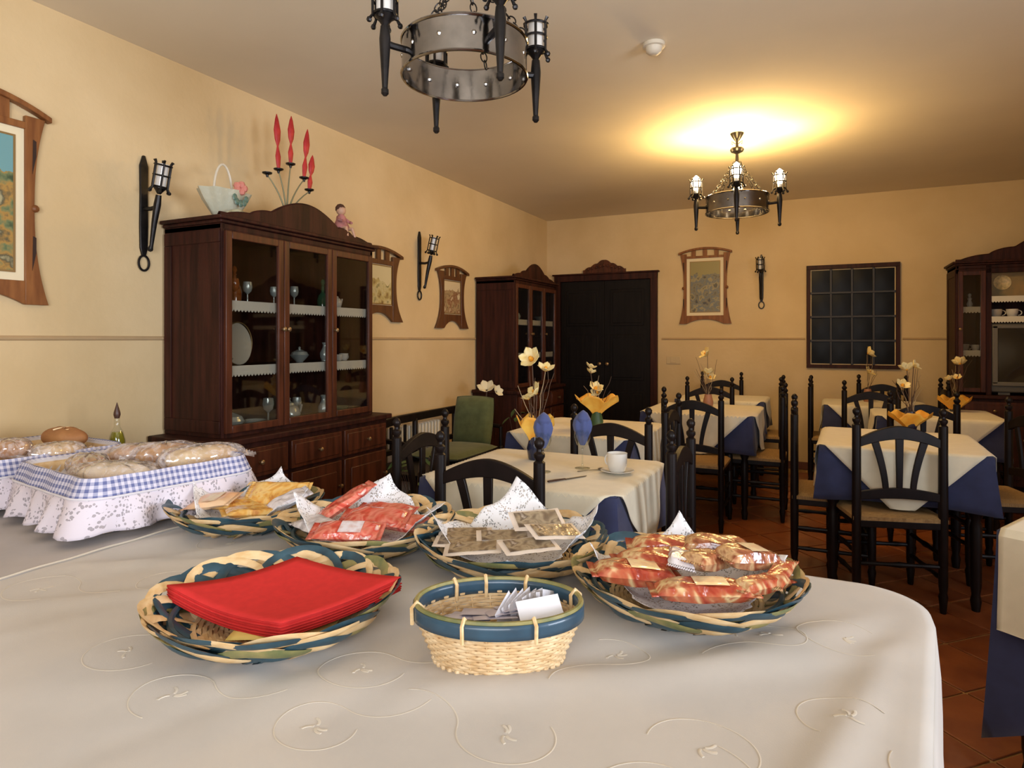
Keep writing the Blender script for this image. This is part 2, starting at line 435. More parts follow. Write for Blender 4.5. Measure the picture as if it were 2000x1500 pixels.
struct('wall_left', G().span(-0.12, 0, RY, 0.12, -0.06, RZ + 0.1), WALL)
struct('wall_back', G().span(0, RX, 0, 0.12, -0.06, RZ + 0.1), WALL)
g = G()
g.span(RX, RX + 0.12, RY, -6.95, 0, RZ); g.span(RX, RX + 0.12, -5.25, 0, 0, RZ)
g.span(RX, RX + 0.12, -6.95, -5.25, 0, 0.85); g.span(RX, RX + 0.12, -6.95, -5.25, 2.05, RZ)
struct('wall_right', g, WALL)
struct('wall_front', G().span(0, RX, RY - 0.12, RY, 0, RZ), WALL)
struct('ceiling', G().span(-0.12, RX + 0.12, RY - 0.12, 0.12, RZ, RZ + 0.1), CEIL)
DADO = mat('dado_shadow_plaster', (0.46, 0.32, 0.17), 0.9, var=0.05, scale=8)  # wall plaster darkened, the line's shadow is put into the colour
def dado(name, a, b, axis):
    g = G()
    prof = [(0, 1.292), (0.008, 1.295), (0.011, 1.302), (0.006, 1.309), (0, 1.312)]
    if axis == 'y':
        g.prism([(p[0], p[1]) for p in prof], a, b, 'xz')
    else:
        g.prism([(-p[0], p[1]) for p in prof], a, b, 'yz')
    struct(name, g, DADO)
dado('trim_1', RY, -0.0, 'y'); dado('trim_2', 1.36, 2.79, 'x'); dado('trim_3', 3.62, RX, 'x')
struct('baseboard_back', G().span(1.36, RX, -0.012, 0, 0, 0.075), SKIRT, bevel=0.003)
struct('baseboard_left', G().span(0, 0.012, RY, 0, 0, 0.075), SKIRT, bevel=0.003)

# door in the back wall: dark double door, brown architrave, carved crest
door = thing('door_1', 'x', 'door', (0.715, 0, 0)); del door['label']; del door['category']; door['kind'] = 'structure'
W2 = 0.605; H = 2.035
g = G().span(-W2, -W2 + 0.075, -0.045, 0.0, 0, H).span(W2 - 0.075, W2, -0.045, 0, 0, H).span(-W2, W2, -0.047, 0, H - 0.07, H)
g.span(-W2 - 0.02, W2 + 0.02, -0.06, 0, H, H + 0.018)
obj('door_frame', g, WOOD, door, bevel=0.004)
obj('door_backing', G().span(-W2 + 0.07, W2 - 0.07, -0.0035, -0.0005, 0, H - 0.05), BLACKW, door)
for s in (-1, 1):
    x0, x1 = (0.0012, W2 - 0.078) if s > 0 else (-W2 + 0.078, -0.0012)
    g = G().span(x0, x1, -0.022, -0.002, 0.01, H - 0.073)
    lf = obj('door_leaf', g, BLACKW, door, bevel=0.003)
    for (z0, z1) in ((0.12, 0.72), (0.84, 1.35), (1.45, 1.86)):
        pg = G()
        pg.span(x0 + 0.07, x1 - 0.07, -0.030, -0.020, z0, z1)
        pg.span(x0 + 0.10, x1 - 0.10, -0.038, -0.028, z0 + 0.03, z1 - 0.03)
        obj('door_panel', pg, BLACKW, lf, bevel=0.004)
    hx = 0.045 * s
    hg = G().lathe([(0.008, 0), (0.008, 0.03), (0.018, 0.035), (0.02, 0.05), (0.008, 0.058)], 12)
    h = obj('door_knob', hg, BRASS, lf, loc=(hx, -0.022, 1.02)); h.rotation_euler = (pi / 2, 0, 0)
g = G()
pts = [(-0.25, 0)]
for k in range(0, 41):
    x = -0.25 + 0.5 * k / 40
    a = abs(x) / 0.25
    z = 0.03 + 0.115 * (1 - a) ** 1.1 + 0.014 * abs(sin(a * pi * 3.2))
    pts.append((x, z))
pts.append((0.25, 0))
g.strip([(p[0], 0.0) for p in pts[1:-1]], pts[1:-1], -0.035, -0.012)
for k in range(9):
    x = -0.18 + 0.045 * k
    a = abs(x) / 0.25
    g.ball((x, -0.038, 0.035 + 0.05 * (1 - a)), 0.017, 8, (1, 0.6, 1))
    g.tube([(x + 0.016 * cos(t), -0.040, 0.028 + 0.045 * (1 - a) + 0.016 * sin(t)) for t in [i * 0.5 for i in range(10)]], 0.004, 5)
c = obj('carved_crest', g, WOODF, door, loc=(0, 0, H + 0.018))

# dark sixteen-pane window in the back wall
win = thing('window_1', 'x', 'window', (3.2, 0, 1.52)); del win['label']; del win['category']; win['kind'] = 'structure'
hw, hh = 0.40, 0.505
g = G().span(-hw, -hw + 0.035, -0.03, 0, -hh, hh).span(hw - 0.035, hw, -0.03, 0, -hh, hh)
g.span(-hw, hw, -0.032, 0, hh - 0.04, hh).span(-hw, hw, -0.032, 0, -hh, -hh + 0.035)
obj('window_frame', g, WOOD, win, bevel=0.003)
xs = [-hw + 0.035 + (2 * hw - 0.07) * k / 4 for k in range(5)]
zs = [-hh + 0.035 + (2 * hh - 0.075) * k / 4 for k in range(5)]
for k in (1, 2, 3):
    obj('glazing_bar', G().span(xs[k] - 0.010, xs[k] + 0.010, -0.024, -0.006, zs[0], zs[4]), GREYBAR, win, bevel=0.003)
    obj('glazing_bar', G().span(xs[0], xs[4], -0.026, -0.006, zs[k] - 0.010, zs[k] + 0.010), GREYBAR, win, bevel=0.003)
pane_p = None
for a in range(4):
    for b in range(4):
        w, h_ = xs[1] - xs[0] - 0.02, zs[1] - zs[0] - 0.02
        if pane_p is None:
            pg = G().grid(lambda u, v: ((u - 0.5) * w, -0.006 - 0.006 * sin(pi * u) * sin(pi * v), (v - 0.5) * h_), 4, 4)
            pane_p = obj('pane', pg, NIGHT, win); q = pane_p
        else: q = link_copy(pane_p)
        q.location = ((xs[a] + xs[a + 1]) / 2, 0, (zs[b] + zs[b + 1]) / 2)
        q.rotation_euler = (random.uniform(-0.012, 0.012), 0, random.uniform(-0.012, 0.012))

# side window by the buffet (outside the frame, gives the daylight)
w2 = thing('window_2', 'x', 'window', (RX, -6.1, 1.45)); del w2['label']; del w2['category']; w2['kind'] = 'structure'
g = G()
for y in (-0.83, 0.0, 0.83): g.span(0.02, 0.07, y - 0.025, y + 0.025, -0.6, 0.6)
for z in (-0.58, 0.58): g.span(0.02, 0.07, -0.85, 0.85, z - 0.02, z + 0.02)
obj('window_frame', g, WOODF, w2, bevel=0.004)
# ------------------------------------------------------------------ display cabinets
def crest_fn(x, w, h):
    a = abs(x) / (w / 2)
    z = 0.012
    if a < 0.45: z = max(z, h * (0.40 + 0.60 * cos(a / 0.45 * pi / 2) ** 0.9))
    elif a < 0.68: z = max(z, h * (0.20 + 0.24 * cos((a - 0.45) / 0.23 * pi / 2) ** 0.6))
    elif a < 0.97: z = max(z, h * 0.22 * cos((a - 0.68) / 0.29 * pi / 2) ** 0.7)
    return z
def knob(parent, loc, d=1):
    g = G().lathe([(0.005, 0), (0.005, 0.012), (0.012, 0.016), (0.012, 0.024), (0.004, 0.029)], 10)
    k = obj('knob', g, BRASS, parent, loc=loc); k.rotation_euler = (pi / 2, 0, 0)
    return k
def lace_trim(parent, x0, x1, y, z):
    n = max(6, int((x1 - x0) / 0.02)); low = []; high = []
    for k in range(n * 4 + 1):
        x = x0 + (x1 - x0) * k / (n * 4)
        low.append((x, z - 0.038 - 0.012 * abs(sin(pi * n * k / (n * 4))))); high.append((x, z + 0.004))
    o = obj('lace_edging', G().strip(low, high, y - 0.0015, y + 0.0015), SHELFLACE, parent)
    return o
def carcass(root, w, d, dbase, zc, zt, wide):
    bw = w + wide
    g = G().span(-bw / 2 + 0.01, bw / 2 - 0.01, -dbase + 0.015, 0, 0.06, zc - 0.03)
    g.span(-bw / 2 + 0.03, bw / 2 - 0.03, -dbase + 0.04, -0.01, 0, 0.06)
    obj('base_body', g, WOOD, root, bevel=0.004)
    obj('counter_top', G().span(-bw / 2 - 0.01, bw / 2 + 0.01, -dbase - 0.015, 0, zc - 0.03, zc), WOOD, root, bevel=0.006)
    n = 3; cw = (bw - 0.06) / n
    for k in range(n):
        x0 = -bw / 2 + 0.03 + cw * k + 0.012; x1 = x0 + cw - 0.024
        zz0, zz1 = zc - 0.20, zc - 0.055
        g = G().span(x0, x1, -dbase - 0.006, -dbase + 0.016, zz0, zz1); g.span(x0 + 0.02, x1 - 0.02, -dbase - 0.012, -dbase, zz0 + 0.02, zz1 - 0.02)
        dr = obj('drawer', g, WOODF, root, bevel=0.003); knob(dr, ((x0 + x1) / 2, -dbase - 0.012, (zz0 + zz1) / 2))
        g = G().span(x0, x1, -dbase - 0.006, -dbase + 0.016, 0.085, zc - 0.22)
        g.span(x0 + 0.05, x1 - 0.05, -dbase - 0.014, -dbase, 0.14, zc - 0.275)
        dd = obj('cupboard_door', g, WOODF, root, bevel=0.004); knob(dd, (x1 - 0.025, -dbase - 0.006, zc - 0.36))
    for s in (-1, 1):
        g = G().span(s * w / 2 - s * 0.022, s * w / 2, -d, 0, zc, zt)
        for (a, b, e, f_) in ((-d + 0.005, -0.005, zc + 0.02, zc + 0.08), (-d + 0.005, -0.005, zt - 0.09, zt - 0.03)):
            g.span(s * w / 2, s * w / 2 + s * 0.006, a, b, e, f_)
        for (a, b) in ((-d + 0.004, -d + 0.055), (-0.055, -0.004)):
            g.span(s * w / 2, s * w / 2 + s * 0.0055, a, b, zc + 0.081, zt - 0.091)
        obj('side_panel', g, WOOD, root, bevel=0.002)
    obj('back_panel', G().span(-w / 2 + 0.02, w / 2 - 0.02, -0.015, 0, zc, zt), WOOD, root)
    g = G().span(-w / 2, w / 2, -d, 0, zt - 0.03, zt)
    g.span(-w / 2 - 0.012, w / 2 + 0.012, -d - 0.014, 0, zt, zt + 0.016)
    g.span(-w / 2 - 0.028, w / 2 + 0.028, -d - 0.03, 0, zt + 0.016, zt + 0.034)
    obj('cornice', g, WOOD, root, bevel=0.005)
def crest(root, w, d, zt, h):
    xs_ = [-w / 2 + w * k / 80 for k in range(81)]
    g = G().strip([(x, 0) for x in xs_], [(x, crest_fn(x, w, h)) for x in xs_], -d + 0.002, -d + 0.024)
    g.tube([(x, -d + 0.012, crest_fn(x, w, h)) for x in xs_], 0.009, 6)
    obj('crest', g, WOOD, root, loc=(0, 0, zt + 0.034))
def glass_door(root, x0, x1, z0, z1, d, hinge):
    fw = 0.036
    g = G().span(x0, x0 + fw, -d - 0.016, -d + 0.004, z0, z1).span(x1 - fw, x1, -d - 0.016, -d + 0.004, z0, z1)
    g.span(x0 + fw, x1 - fw, -d - 0.016, -d + 0.004, z0, z0 + fw).span(x0 + fw, x1 - fw, -d - 0.016, -d + 0.004, z1 - fw, z1)
    dr = obj('glass_door', g, WOODF, root, bevel=0.003)
    obj('pane', G().span(x0 + fw - 0.002, x1 - fw + 0.002, -d - 0.006, -d - 0.003, z0 + fw - 0.002, z1 - fw + 0.002), PANE, dr)
    knob(dr, ((x0 + 0.014) if hinge > 0 else (x1 - 0.014), -d - 0.016, z0 + (z1 - z0) * 0.52))
    return dr
def make_hutch(label, loc, rz, w=1.12, d=0.40, zc=0.83, zt=1.845, h=0.15, dbase=0.47, wide=0.16, shelves=(1.165, 1.48)):
    root = thing('display_cabinet', label, 'cabinet', loc, rz)
    carcass(root, w, d, dbase, zc, zt, wide)
    crest(root, w, d, zt, h)
    for z in shelves:
        sh = obj('shelf', G().span(-w / 2 + 0.022, w / 2 - 0.022, -d + 0.02, -0.015, z - 0.02, z), WOOD, root)
        for k in range(3):
            x0 = -w / 2 + 0.045 + (w - 0.06) / 3 * k; lace_trim(sh, x0, x0 + (w - 0.06) / 3 - 0.03, -d + 0.016, z)
    for (za, zb) in ((zc, zc + 0.022), (zt - 0.05, zt - 0.028)):
        obj('front_rail', G().span(-w / 2 + 0.023, w / 2 - 0.023, -d, -d + 0.018, za, zb), WOOD, root)
    cw = (w - 0.03) / 3
    for k in range(3):
        x0 = -w / 2 + 0.012 + cw * k + 0.003
        glass_door(root, x0, x0 + cw - 0.004, zc + 0.02, zt - 0.035, d, 1 if k else -1)
    return root
HUTCH = make_hutch('tall dark glazed display cabinet on the left wall with lace-edged shelves and ornaments on top', (0.012, -4.355, 0), pi / 2)
HUTCH2 = make_hutch('dark glazed display cabinet in the far corner beside the dark double door', (0.012, -1.245, 0), pi / 2, w=1.00)
# television cabinet on the back wall (only its left part is in the picture)
tvc = thing('television_cabinet', 'dark wall cabinet with open shelves holding a television, against the far wall at right', 'cabinet', (4.70, -0.012, 0))
w, d, zc, zt = 1.46, 0.42, 0.83, 1.925
carcass(tvc, w, d, 0.47, zc, zt, 0.02)
crest(tvc, w, d, zt, 0.23)
bay = 0.50
for s in (-1, 1):
    obj('divider', G().span(s * bay - 0.02, s * bay + 0.02, -d, -0.015, zc, zt), WOOD, tvc, bevel=0.002)
    x0, x1 = (-w / 2 + 0.014, -bay - 0.022) if s < 0 else (bay + 0.022, w / 2 - 0.014)
    glass_door(tvc, x0, x1, zc + 0.02, zt - 0.05, d, 1)
    for z in (1.20, 1.57):
        sh = obj('shelf', G().span(x0 + 0.01, x1 - 0.01, -d + 0.02, -0.015, z - 0.02, z), WOOD, tvc)
        lace_trim(sh, x0 + 0.03, x1 - 0.03, -d + 0.016, z)
for z in (1.485, 1.655):
    sh = obj('shelf', G().span(-bay + 0.02, bay - 0.02, -d + 0.01, -0.015, z - 0.02, z), WOOD, tvc)
    lace_trim(sh, -bay + 0.02, bay - 0.02, -d + 0.004, z)
obj('front_frame', G().span(-w / 2, w / 2, -d, -d + 0.02, zt - 0.07, zt - 0.03), WOOD, tvc, bevel=0.002)

# television
tv = thing('television', 'grey tube television with dark screen in the far wall cabinet', 'television', (4.56, -0.25, zc + 0.002))
g = G().span(-0.36, 0.36, -0.165, -0.05, 0.02, 0.60)
obj('casing', g, TVBODY, tv, bevel=0.012)
g = G().strip([(-0.26, 0.10), (0.26, 0.10)], [(-0.26, 0.55), (0.26, 0.55)], -0.05, 0.17)
obj('rear_shell', g, TVBODY, tv, bevel=0.02)
g = G().span(-0.335, -0.295, -0.182, -0.163, 0.09, 0.58).span(0.295, 0.335, -0.182, -0.163, 0.09, 0.58)
g.span(-0.335, 0.335, -0.182, -0.163, 0.555, 0.585).span(-0.335, 0.335, -0.182, -0.163, 0.075, 0.11)
obj('bezel', g, mat('light_grey_bezel', (0.16, 0.15, 0.13), 0.5), tv, bevel=0.006)
g = G().grid(lambda u, v: ((u - 0.5) * 0.60, -0.167 - 0.018 * sin(pi * u) * sin(pi * v), 0.10 + v * 0.46), 12, 10)
obj('screen', g, SCREEN, tv)
obj('control_panel', G().span(-0.12, 0.12, -0.172, -0.16, 0.03, 0.06), mat('black_plastic', (0.01, 0.01, 0.01), 0.4), tv, bevel=0.003)
for s in (-1, 1): obj('foot', G().span(s * 0.25 - 0.04, s * 0.25 + 0.04, -0.15, 0.1, 0, 0.02), TVBODY, tv)

# painting-like panel and plates at the top of the television cabinet
pl = thing('tile_picture', 'ochre decorated panel leaning on the top shelf of the television cabinet', 'picture', (4.58, -0.34, 1.657))
obj('panel', G().span(-0.38, 0.38, 0, 0.012, 0, 0.205), mat('ochre_painted_panel', (0.42, 0.26, 0.09), 0.5, color2=(0.24, 0.20, 0.09), scale=9), pl, bevel=0.002)
for k, x in enumerate((-0.27, -0.06, 0.16)):
    g = G().lathe([(0.001, 0.0), (0.055, 0.002), (0.062, 0.006), (0.062, 0.001)], 20, cap=False)
    o = obj('painted_disc', g, mat('disc_%d' % k, ((0.62, 0.50, 0.26), (0.50, 0.17, 0.06), (0.52, 0.36, 0.12))[k], 0.4, var=0.25, scale=40), pl, loc=(x, -0.001, 0.10 + 0.02 * (k == 0)))
    o.rotation_euler = (pi / 2, 0, 0)

# ------------------------------------------------------------------ crockery
def cup_parts(root, m=PORC, r=0.036, h=0.055):
    g = G().lathe([(r * 0.62, 0), (r * 0.72, 0.004), (r * 0.95, h * 0.5), (r, h), (r * 0.93, h), (r * 0.86, h * 0.5), (r * 0.55, 0.008), (0.001, 0.008)], 18, cap=False)
    obj('bowl', g, m, root)
    g = G().tube([(r * 0.9 + 0.022 * sin(t), 0, h * 0.52 + 0.018 * cos(t)) for t in [pi * k / 8 for k in range(9)]], 0.0035, 6)
    obj('handle', g, m, root)
def shelf_item(kind, label, loc, m=PORC, rz=0.0, s=1.0, group=None):
    cats = {'cup': 'cup', 'bottle': 'bottle', 'goblet': 'glass', 'plate': 'plate', 'teapot': 'teapot', 'bowl': 'bowl', 'dish': 'dish', 'vase': 'vase', 'figurine': 'figurine'}
    t = thing({'cup': 'tea_cup', 'bottle': 'decanter', 'goblet': 'goblet', 'plate': 'oval_plate', 'bowl': 'glass_bowl', 'dish': 'covered_dish'}.get(kind, kind), label, cats[kind], loc, rz, group)
    t.scale = (s, s, s)
    if kind == 'cup': cup_parts(t, m)
    elif kind == 'bottle':
        obj('body', G().lathe([(0.030, 0), (0.042, 0.01), (0.045, 0.07), (0.034, 0.11), (0.013, 0.135), (0.012, 0.18), (0.018, 0.185)], 16), m, t)
        obj('stopper', G().lathe([(0.008, 0.183), (0.010, 0.195), (0.018, 0.21), (0.012, 0.23), (0.002, 0.238)], 12), m, t)
    elif kind == 'goblet':
        obj('foot', G().lathe([(0.028, 0), (0.028, 0.003), (0.005, 0.008), (0.004, 0.06)], 14), m, t)
        obj('bowl', G().lathe([(0.004, 0.058), (0.022, 0.075), (0.028, 0.10), (0.024, 0.13), (0.022, 0.13), (0.026, 0.10), (0.018, 0.078), (0.001, 0.066)], 14, cap=False), m, t)
    elif kind == 'plate':
        o = obj('dish', G().lathe([(0.001, 0.006), (0.055, 0.005), (0.085, 0.014), (0.088, 0.012), (0.055, 0.0), (0.001, 0.0)], 28, sy=1.25, cap=False), m, t, loc=(0, 0, 0.108))
        o.rotation_euler = (rad(82), 0, 0)
        obj('rim_band', G().tube([(0.087 * cos(a), -0.016, 0.110 + 0.108 * sin(a)) for a in [2 * pi * k / 28 for k in range(28)]], 0.003, 6, closed=True), GILT, t)
    elif kind == 'teapot':
        obj('body', G().lathe([(0.03, 0), (0.05, 0.015), (0.058, 0.045), (0.045, 0.08), (0.03, 0.09)], 18), m, t)
        obj('lid', G().lathe([(0.032, 0.09), (0.028, 0.1), (0.01, 0.107), (0.006, 0.115), (0.011, 0.122), (0.002, 0.13)], 14), m, t)
        obj('spout', G().tube([(0.05, 0, 0.035), (0.075, 0, 0.05), (0.088, 0, 0.085)], [0.011, 0.008, 0.006], 8), m, t)
        obj('handle', G().tube([(-0.05 - 0.028 * sin(q), 0, 0.05 + 0.03 * cos(q)) for q in [pi * k / 8 for k in range(9)]], 0.005, 6), m, t)
    elif kind in ('bowl', 'dish'):
        obj('body', G().lathe([(0.025, 0), (0.028, 0.008), (0.055, 0.035), (0.068, 0.055), (0.064, 0.055), (0.048, 0.034), (0.001, 0.012)], 18, cap=False, wob=lambda a, z: 0.03 * cos(a * 9) if z > 0.02 else 0), m, t)
        if kind == 'dish':
            obj('lid', G().lathe([(0.062, 0.055), (0.052, 0.075), (0.02, 0.09), (0.007, 0.094), (0.011, 0.105), (0.002, 0.113)], 18), m, t)
    elif kind == 'vase':
        obj('body', G().lathe([(0.022, 0), (0.036, 0.03), (0.038, 0.06), (0.018, 0.1), (0.014, 0.12), (0.024, 0.14), (0.020, 0.14), (0.01, 0.12)], 16), m, t)
        obj('foot', G().lathe([(0.028, 0), (0.028, 0.006), (0.020, 0.012)], 16), m, t)
    elif kind == 'figurine':
        obj('base', G().lathe([(0.022, 0), (0.022, 0.008), (0.016, 0.012)], 12), m, t)
        obj('body', G().lathe([(0.018, 0.01), (0.024, 0.03), (0.013, 0.06), (0.018, 0.078), (0.008, 0.092), (0.014, 0.105), (0.012, 0.118), (0.002, 0.125)], 12), m, t)
    return t
X1 = 0.23
items = [
 ('bottle', 'tall amber decanter, left bay of the top shelf of the near cabinet', (X1, -4.80, 1.481), AMBER, 1.15),
 ('bottle', 'shorter amber bottle right of the tall amber decanter', (X1 + .02, -4.70, 1.481), AMBER, 0.8),
 ('goblet', 'amber goblet standing in front of the amber bottles', (X1 + .09, -4.76, 1.481), AMBER, 0.9),
 ('goblet', 'clear goblet at the right end of the left top bay', (X1, -4.60, 1.481), CRYSTAL, 0.9),
 ('goblet', 'dark glass goblet, left one in the middle top bay', (X1, -4.42, 1.481), CRYSTAL, 0.8),
 ('goblet', 'clear small goblet, right one in the middle top bay', (X1, -4.27, 1.481), CRYSTAL, 0.9),
 ('teapot', 'white low teapot in the right bay of the top shelf', (X1 + .06, -4.00, 1.481), PORC, 0.75),
 ('bottle', 'dark bottle behind the white low teapot', (X1 - .08, -3.95, 1.481), GREENG, 0.8),
 ('vase', 'white vase left of the standing oval plate', (X1, -4.82, 1.166), PORCC, 1.0),
 ('plate', 'cream oval plate standing upright in the left middle bay', (X1 + .02, -4.69, 1.166), PORCC, 1.0),
 ('bowl', 'low crystal bowl in front of the oval plate', (X1 + .08, -4.82, 1.166), CRYSTAL, 0.7),
 ('figurine', 'pale porcelain figurine in the middle of the middle shelf', (X1, -4.36, 1.166), PORC, 1.15),
 ('dish', 'pale covered dish beside the porcelain figurine', (X1 + .05, -4.28, 1.166), CRYSTAL, 0.8),
 ('vase', 'crystal vase, left one in the right middle bay', (X1, -4.02, 1.166), CRYSTAL, 0.8),
 ('cup', 'small white cup nearest the right end of the middle shelf', (X1 + .06, -3.92, 1.166), PORC, 0.8),
 ('cup', 'small white cup next to the crystal vase', (X1 + .07, -3.98, 1.166), PORC, 0.7),
 ('dish', 'bright cut-glass covered dish at the bottom left of the near cabinet', (X1 + .08, -4.78, 0.834), CRYSTAL, 1.1),
 ('cup', 'white cup behind the cut-glass dish', (X1 - .02, -4.72, 0.834), PORC, 1.1),
 ('bowl', 'low glass bowl right of the cut-glass dish', (X1 + .09, -4.64, 0.834), CRYSTAL, 0.9),
 ('teapot', 'dull silver teapot at the bottom of the middle bay', (X1 + .05, -4.36, 0.834), CRYSTAL, 1.1),
 ('goblet', 'crystal goblet left of the silver teapot', (X1, -4.46, 0.834), CRYSTAL, 1.1),
 ('goblet', 'crystal goblet right of the silver teapot', (X1, -4.25, 0.834), CRYSTAL, 1.0),
 ('vase', 'crystal vase at the bottom of the right bay', (X1, -4.03, 0.834), CRYSTAL, 0.9),
 ('bowl', 'dark glass bowl at the bottom right end of the near cabinet', (X1 + .04, -3.93, 0.834), GREENG, 0.9),
 ('vase', 'cream vase in the left top bay of the corner cabinet', (X1 + .08, -1.60, 1.481), PORCC, 1.0),
 ('teapot', 'pale pot beside the cream vase in the corner cabinet', (X1 + .08, -1.50, 1.481), CRYSTAL, 0.8),
 ('bowl', 'crystal bowl in the right top bay of the corner cabinet', (X1 + .08, -0.93, 1.481), CRYSTAL, 0.9),
 ('plate', 'grey plate standing in the left middle bay of the corner cabinet', (X1 + .05, -1.56, 1.166), CRYSTAL, 1.0),
 ('cup', 'white cup in the middle bay of the corner cabinet', (X1 + .08, -1.22, 1.166), PORCC, 1.0),
]
for (k, lb, loc, m, s) in items:
    shelf_item(k, lb, loc, m, rz=pi / 2, s=s)
YT = -0.25
for (k, lb, loc, m, s) in [
 ('figurine', 'small white figurine behind the narrow glass door left of the television', (4.09, YT - .05, 1.571), PORC, 1.0),
 ('cup', 'white cup in the glass column, left one on its lower shelf', (4.05, YT - .06, 1.201), PORCC, 1.0),
 ('cup', 'white cup in the glass column, right one on its lower shelf', (4.13, YT - .06, 1.201), PORC, 0.9),
 ('cup', 'white cup, left one on the shelf above the television', (4.27, YT - .08, 1.486), PORCC, 1.2),
 ('cup', 'white patterned cup, second on the shelf above the television', (4.38, YT - .08, 1.486), PORC, 1.2),
 ('cup', 'white cup, third from left on the shelf above the television', (4.56, YT - .08, 1.486), PORC, 1.2)]:
    shelf_item(k, lb, loc, m, s=s)

# ------------------------------------------------------------------ ornaments on top of the near cabinet
ZT = 1.845 + 0.034
pb = thing('porcelain_basket', 'white openwork porcelain basket with handle and pink rose, on top of the near cabinet', 'basket', (0.27, -4.775, ZT))
def wob(a, z): return 0.07 * cos(a * 8) * min(1, max(0, z) / 0.1)
obj('bowl', G().lathe([(0.05, 0), (0.055, 0.01), (0.085, 0.05), (0.12, 0.10), (0.148, 0.15), (0.142, 0.15), (0.11, 0.095), (0.06, 0.02), (0.001, 0.015)], 40, sx=0.62, sy=0.95, cap=False, wob=wob),
    lace_mat('porcelain_openwork', (0.70, 0.70, 0.60), 60, 0.25, 0.5), pb)
bo = kids(pb)[0]; bo.data.materials[0] = mat('celadon_porcelain', (0.50, 0.49, 0.37), 0.3, bump=0.6, bscale=45, bdist=0.006, coat=0.3)
obj('handle', G().tube([(0, 0.055 * cos(t) - 0.01, 0.12 + 0.165 * sin(t)) for t in [pi * k / 16 for k in range(17)]], 0.006, 8), PORCC, pb)
ro = G()
for k in range(5): ro.ball((0.085 + 0.006 * cos(k * 1.3), 0.02 + 0.018 * cos(k * 1.26), 0.165 + 0.018 * sin(k * 1.26)), 0.019, 8)
obj('rose', ro, mat('pink_porcelain', (0.62, 0.23, 0.18), 0.35, coat=0.4), pb)
lg = G()
for k in range(5):
    a = -pi / 2 + (k - 2) * 0.7
    lg.ball((0.088, 0.02 + 0.035 * cos(a), 0.12 + 0.032 * sin(a)), 0.014, 8, (0.5, 1, 1.3))
obj('leaves', lg, mat('blue_green_porcelain', (0.10, 0.17, 0.13), 0.4), pb)

# lace runner draped over the cabinet top edge
lr = G()
def rf(u, v):
    y = -4.88 + u * 0.42
    s = 0.018 + 0.028 * abs(sin(u * pi * 2.5))
    return (0.395 + 0.006 * sin(u * 40), y, ZT + 0.003 + v * s)
tag(obj('lace_runner', lr.grid(rf, 60, 4), mat('pale_green_lace', (0.40, 0.38, 0.24), 0.9, bump=0.5, bscale=80), solid=0.003), 'pale pointed lace runner standing at the front edge of the near cabinet top', 'runner')

# spray of red spear flowers in candelabra-like holder
cs = thing('flower_candelabra', 'metal branched stand with red spear-shaped flowers on top of the near cabinet', 'ornament', (0.25, -4.345, ZT))
cs.scale = (1.06, 1.06, 1.06)
obj('foot', G().lathe([(0.045, 0), (0.045, 0.006), (0.012, 0.014), (0.008, 0.04)], 16), BRASS, cs)
br = [(-0.105, 0.30, 0), (-0.045, 0.33, 1), (0.02, 0.37, 1), (0.095, 0.31, 1), (0.125, 0.25, 1)]
sx_, sy_ = 0.0, 1.0
for k, (dx, z, fl) in enumerate(br):
    dirv = Vector((dx * 0.35, dx * 0.94, 0))
    P0 = Vector((0, 0, 0.03))
    pts = []
    for q in range(9):
        t = q / 8
        pts.append((dirv.x * t ** 2.2, dirv.y * t ** 2.2, 0.03 + (z - 0.03) * t))
    b_ = obj('branch', G().tube(pts, [0.006 - 0.003 * q / 8 for q in range(9)], 7), mat('green_grey_metal', (0.22, 0.21, 0.12), 0.5, metal=0.4), cs)
    e = Vector(pts[-1])
    obj('drip_cup', G().lathe([(0.005, -0.012), (0.008, 0), (0.024, 0.006), (0.026, 0.012), (0.010, 0.012)], 12, c=tuple(e)), IRON, b_)
    if fl:
        tilt = dx * 0.30
        fz = [(0.010, 0.0), (0.014, 0.03), (0.018, 0.07), (0.009, 0.11), (0.006, 0.125), (0.018, 0.16), (0.023, 0.21), (0.012, 0.27), (0.002, 0.30)]
        g = G()
        hgt = (0.0, 0.95, 0.85, 0.9, 0.65)[k]
        g.M = Matrix.Translation(e + Vector((0, 0, 0.01))) @ Matrix.Rotation(-tilt * 3.5, 4, 'X')
        g.lathe([(r_ * 0.95, z_ * hgt) for r_, z_ in fz], 10, sx=0.55)
        obj('red_flower', g, REDF, cs)

fg = thing('doll_figurine', 'small seated pink and brown doll figurine on the right shoulder of the near cabinet top', 'figurine', (0.33, -3.99, ZT + 0.066))
fg.scale = (1.4, 1.4, 1.4)
obj('body', G().lathe([(0.030, 0), (0.036, 0.02), (0.022, 0.05), (0.020, 0.065), (0.010, 0.075)], 12), mat('pink_cloth', (0.40, 0.16, 0.15), 0.8, var=0.3, scale=40), fg)
hd = obj('head', G().ball((0, 0, 0.092), 0.021, 12), mat('doll_skin', (0.55, 0.33, 0.22), 0.5), fg)
obj('hair', G().ball((-0.004, 0, 0.100), 0.022, 10), mat('brown_hair', (0.07, 0.025, 0.012), 0.7), hd)
for s in (-1, 1):
    obj('arm', G().tube([(0, s * 0.018, 0.06), (0.018, s * 0.034, 0.045), (0.034, s * 0.028, 0.04)], [0.008, 0.007, 0.006], 6), mat('pink_cloth', ()), fg)
    obj('leg', G().tube([(0.01, s * 0.012, 0.012), (0.045, s * 0.02, 0.012), (0.055, s * 0.024, -0.025)], [0.010, 0.008, 0.006], 6), mat('doll_skin', ()), fg)
obj('stool', G().span(-0.03, 0.03, -0.03, 0.03, -0.046, 0.0), BRASS, fg, bevel=0.004)
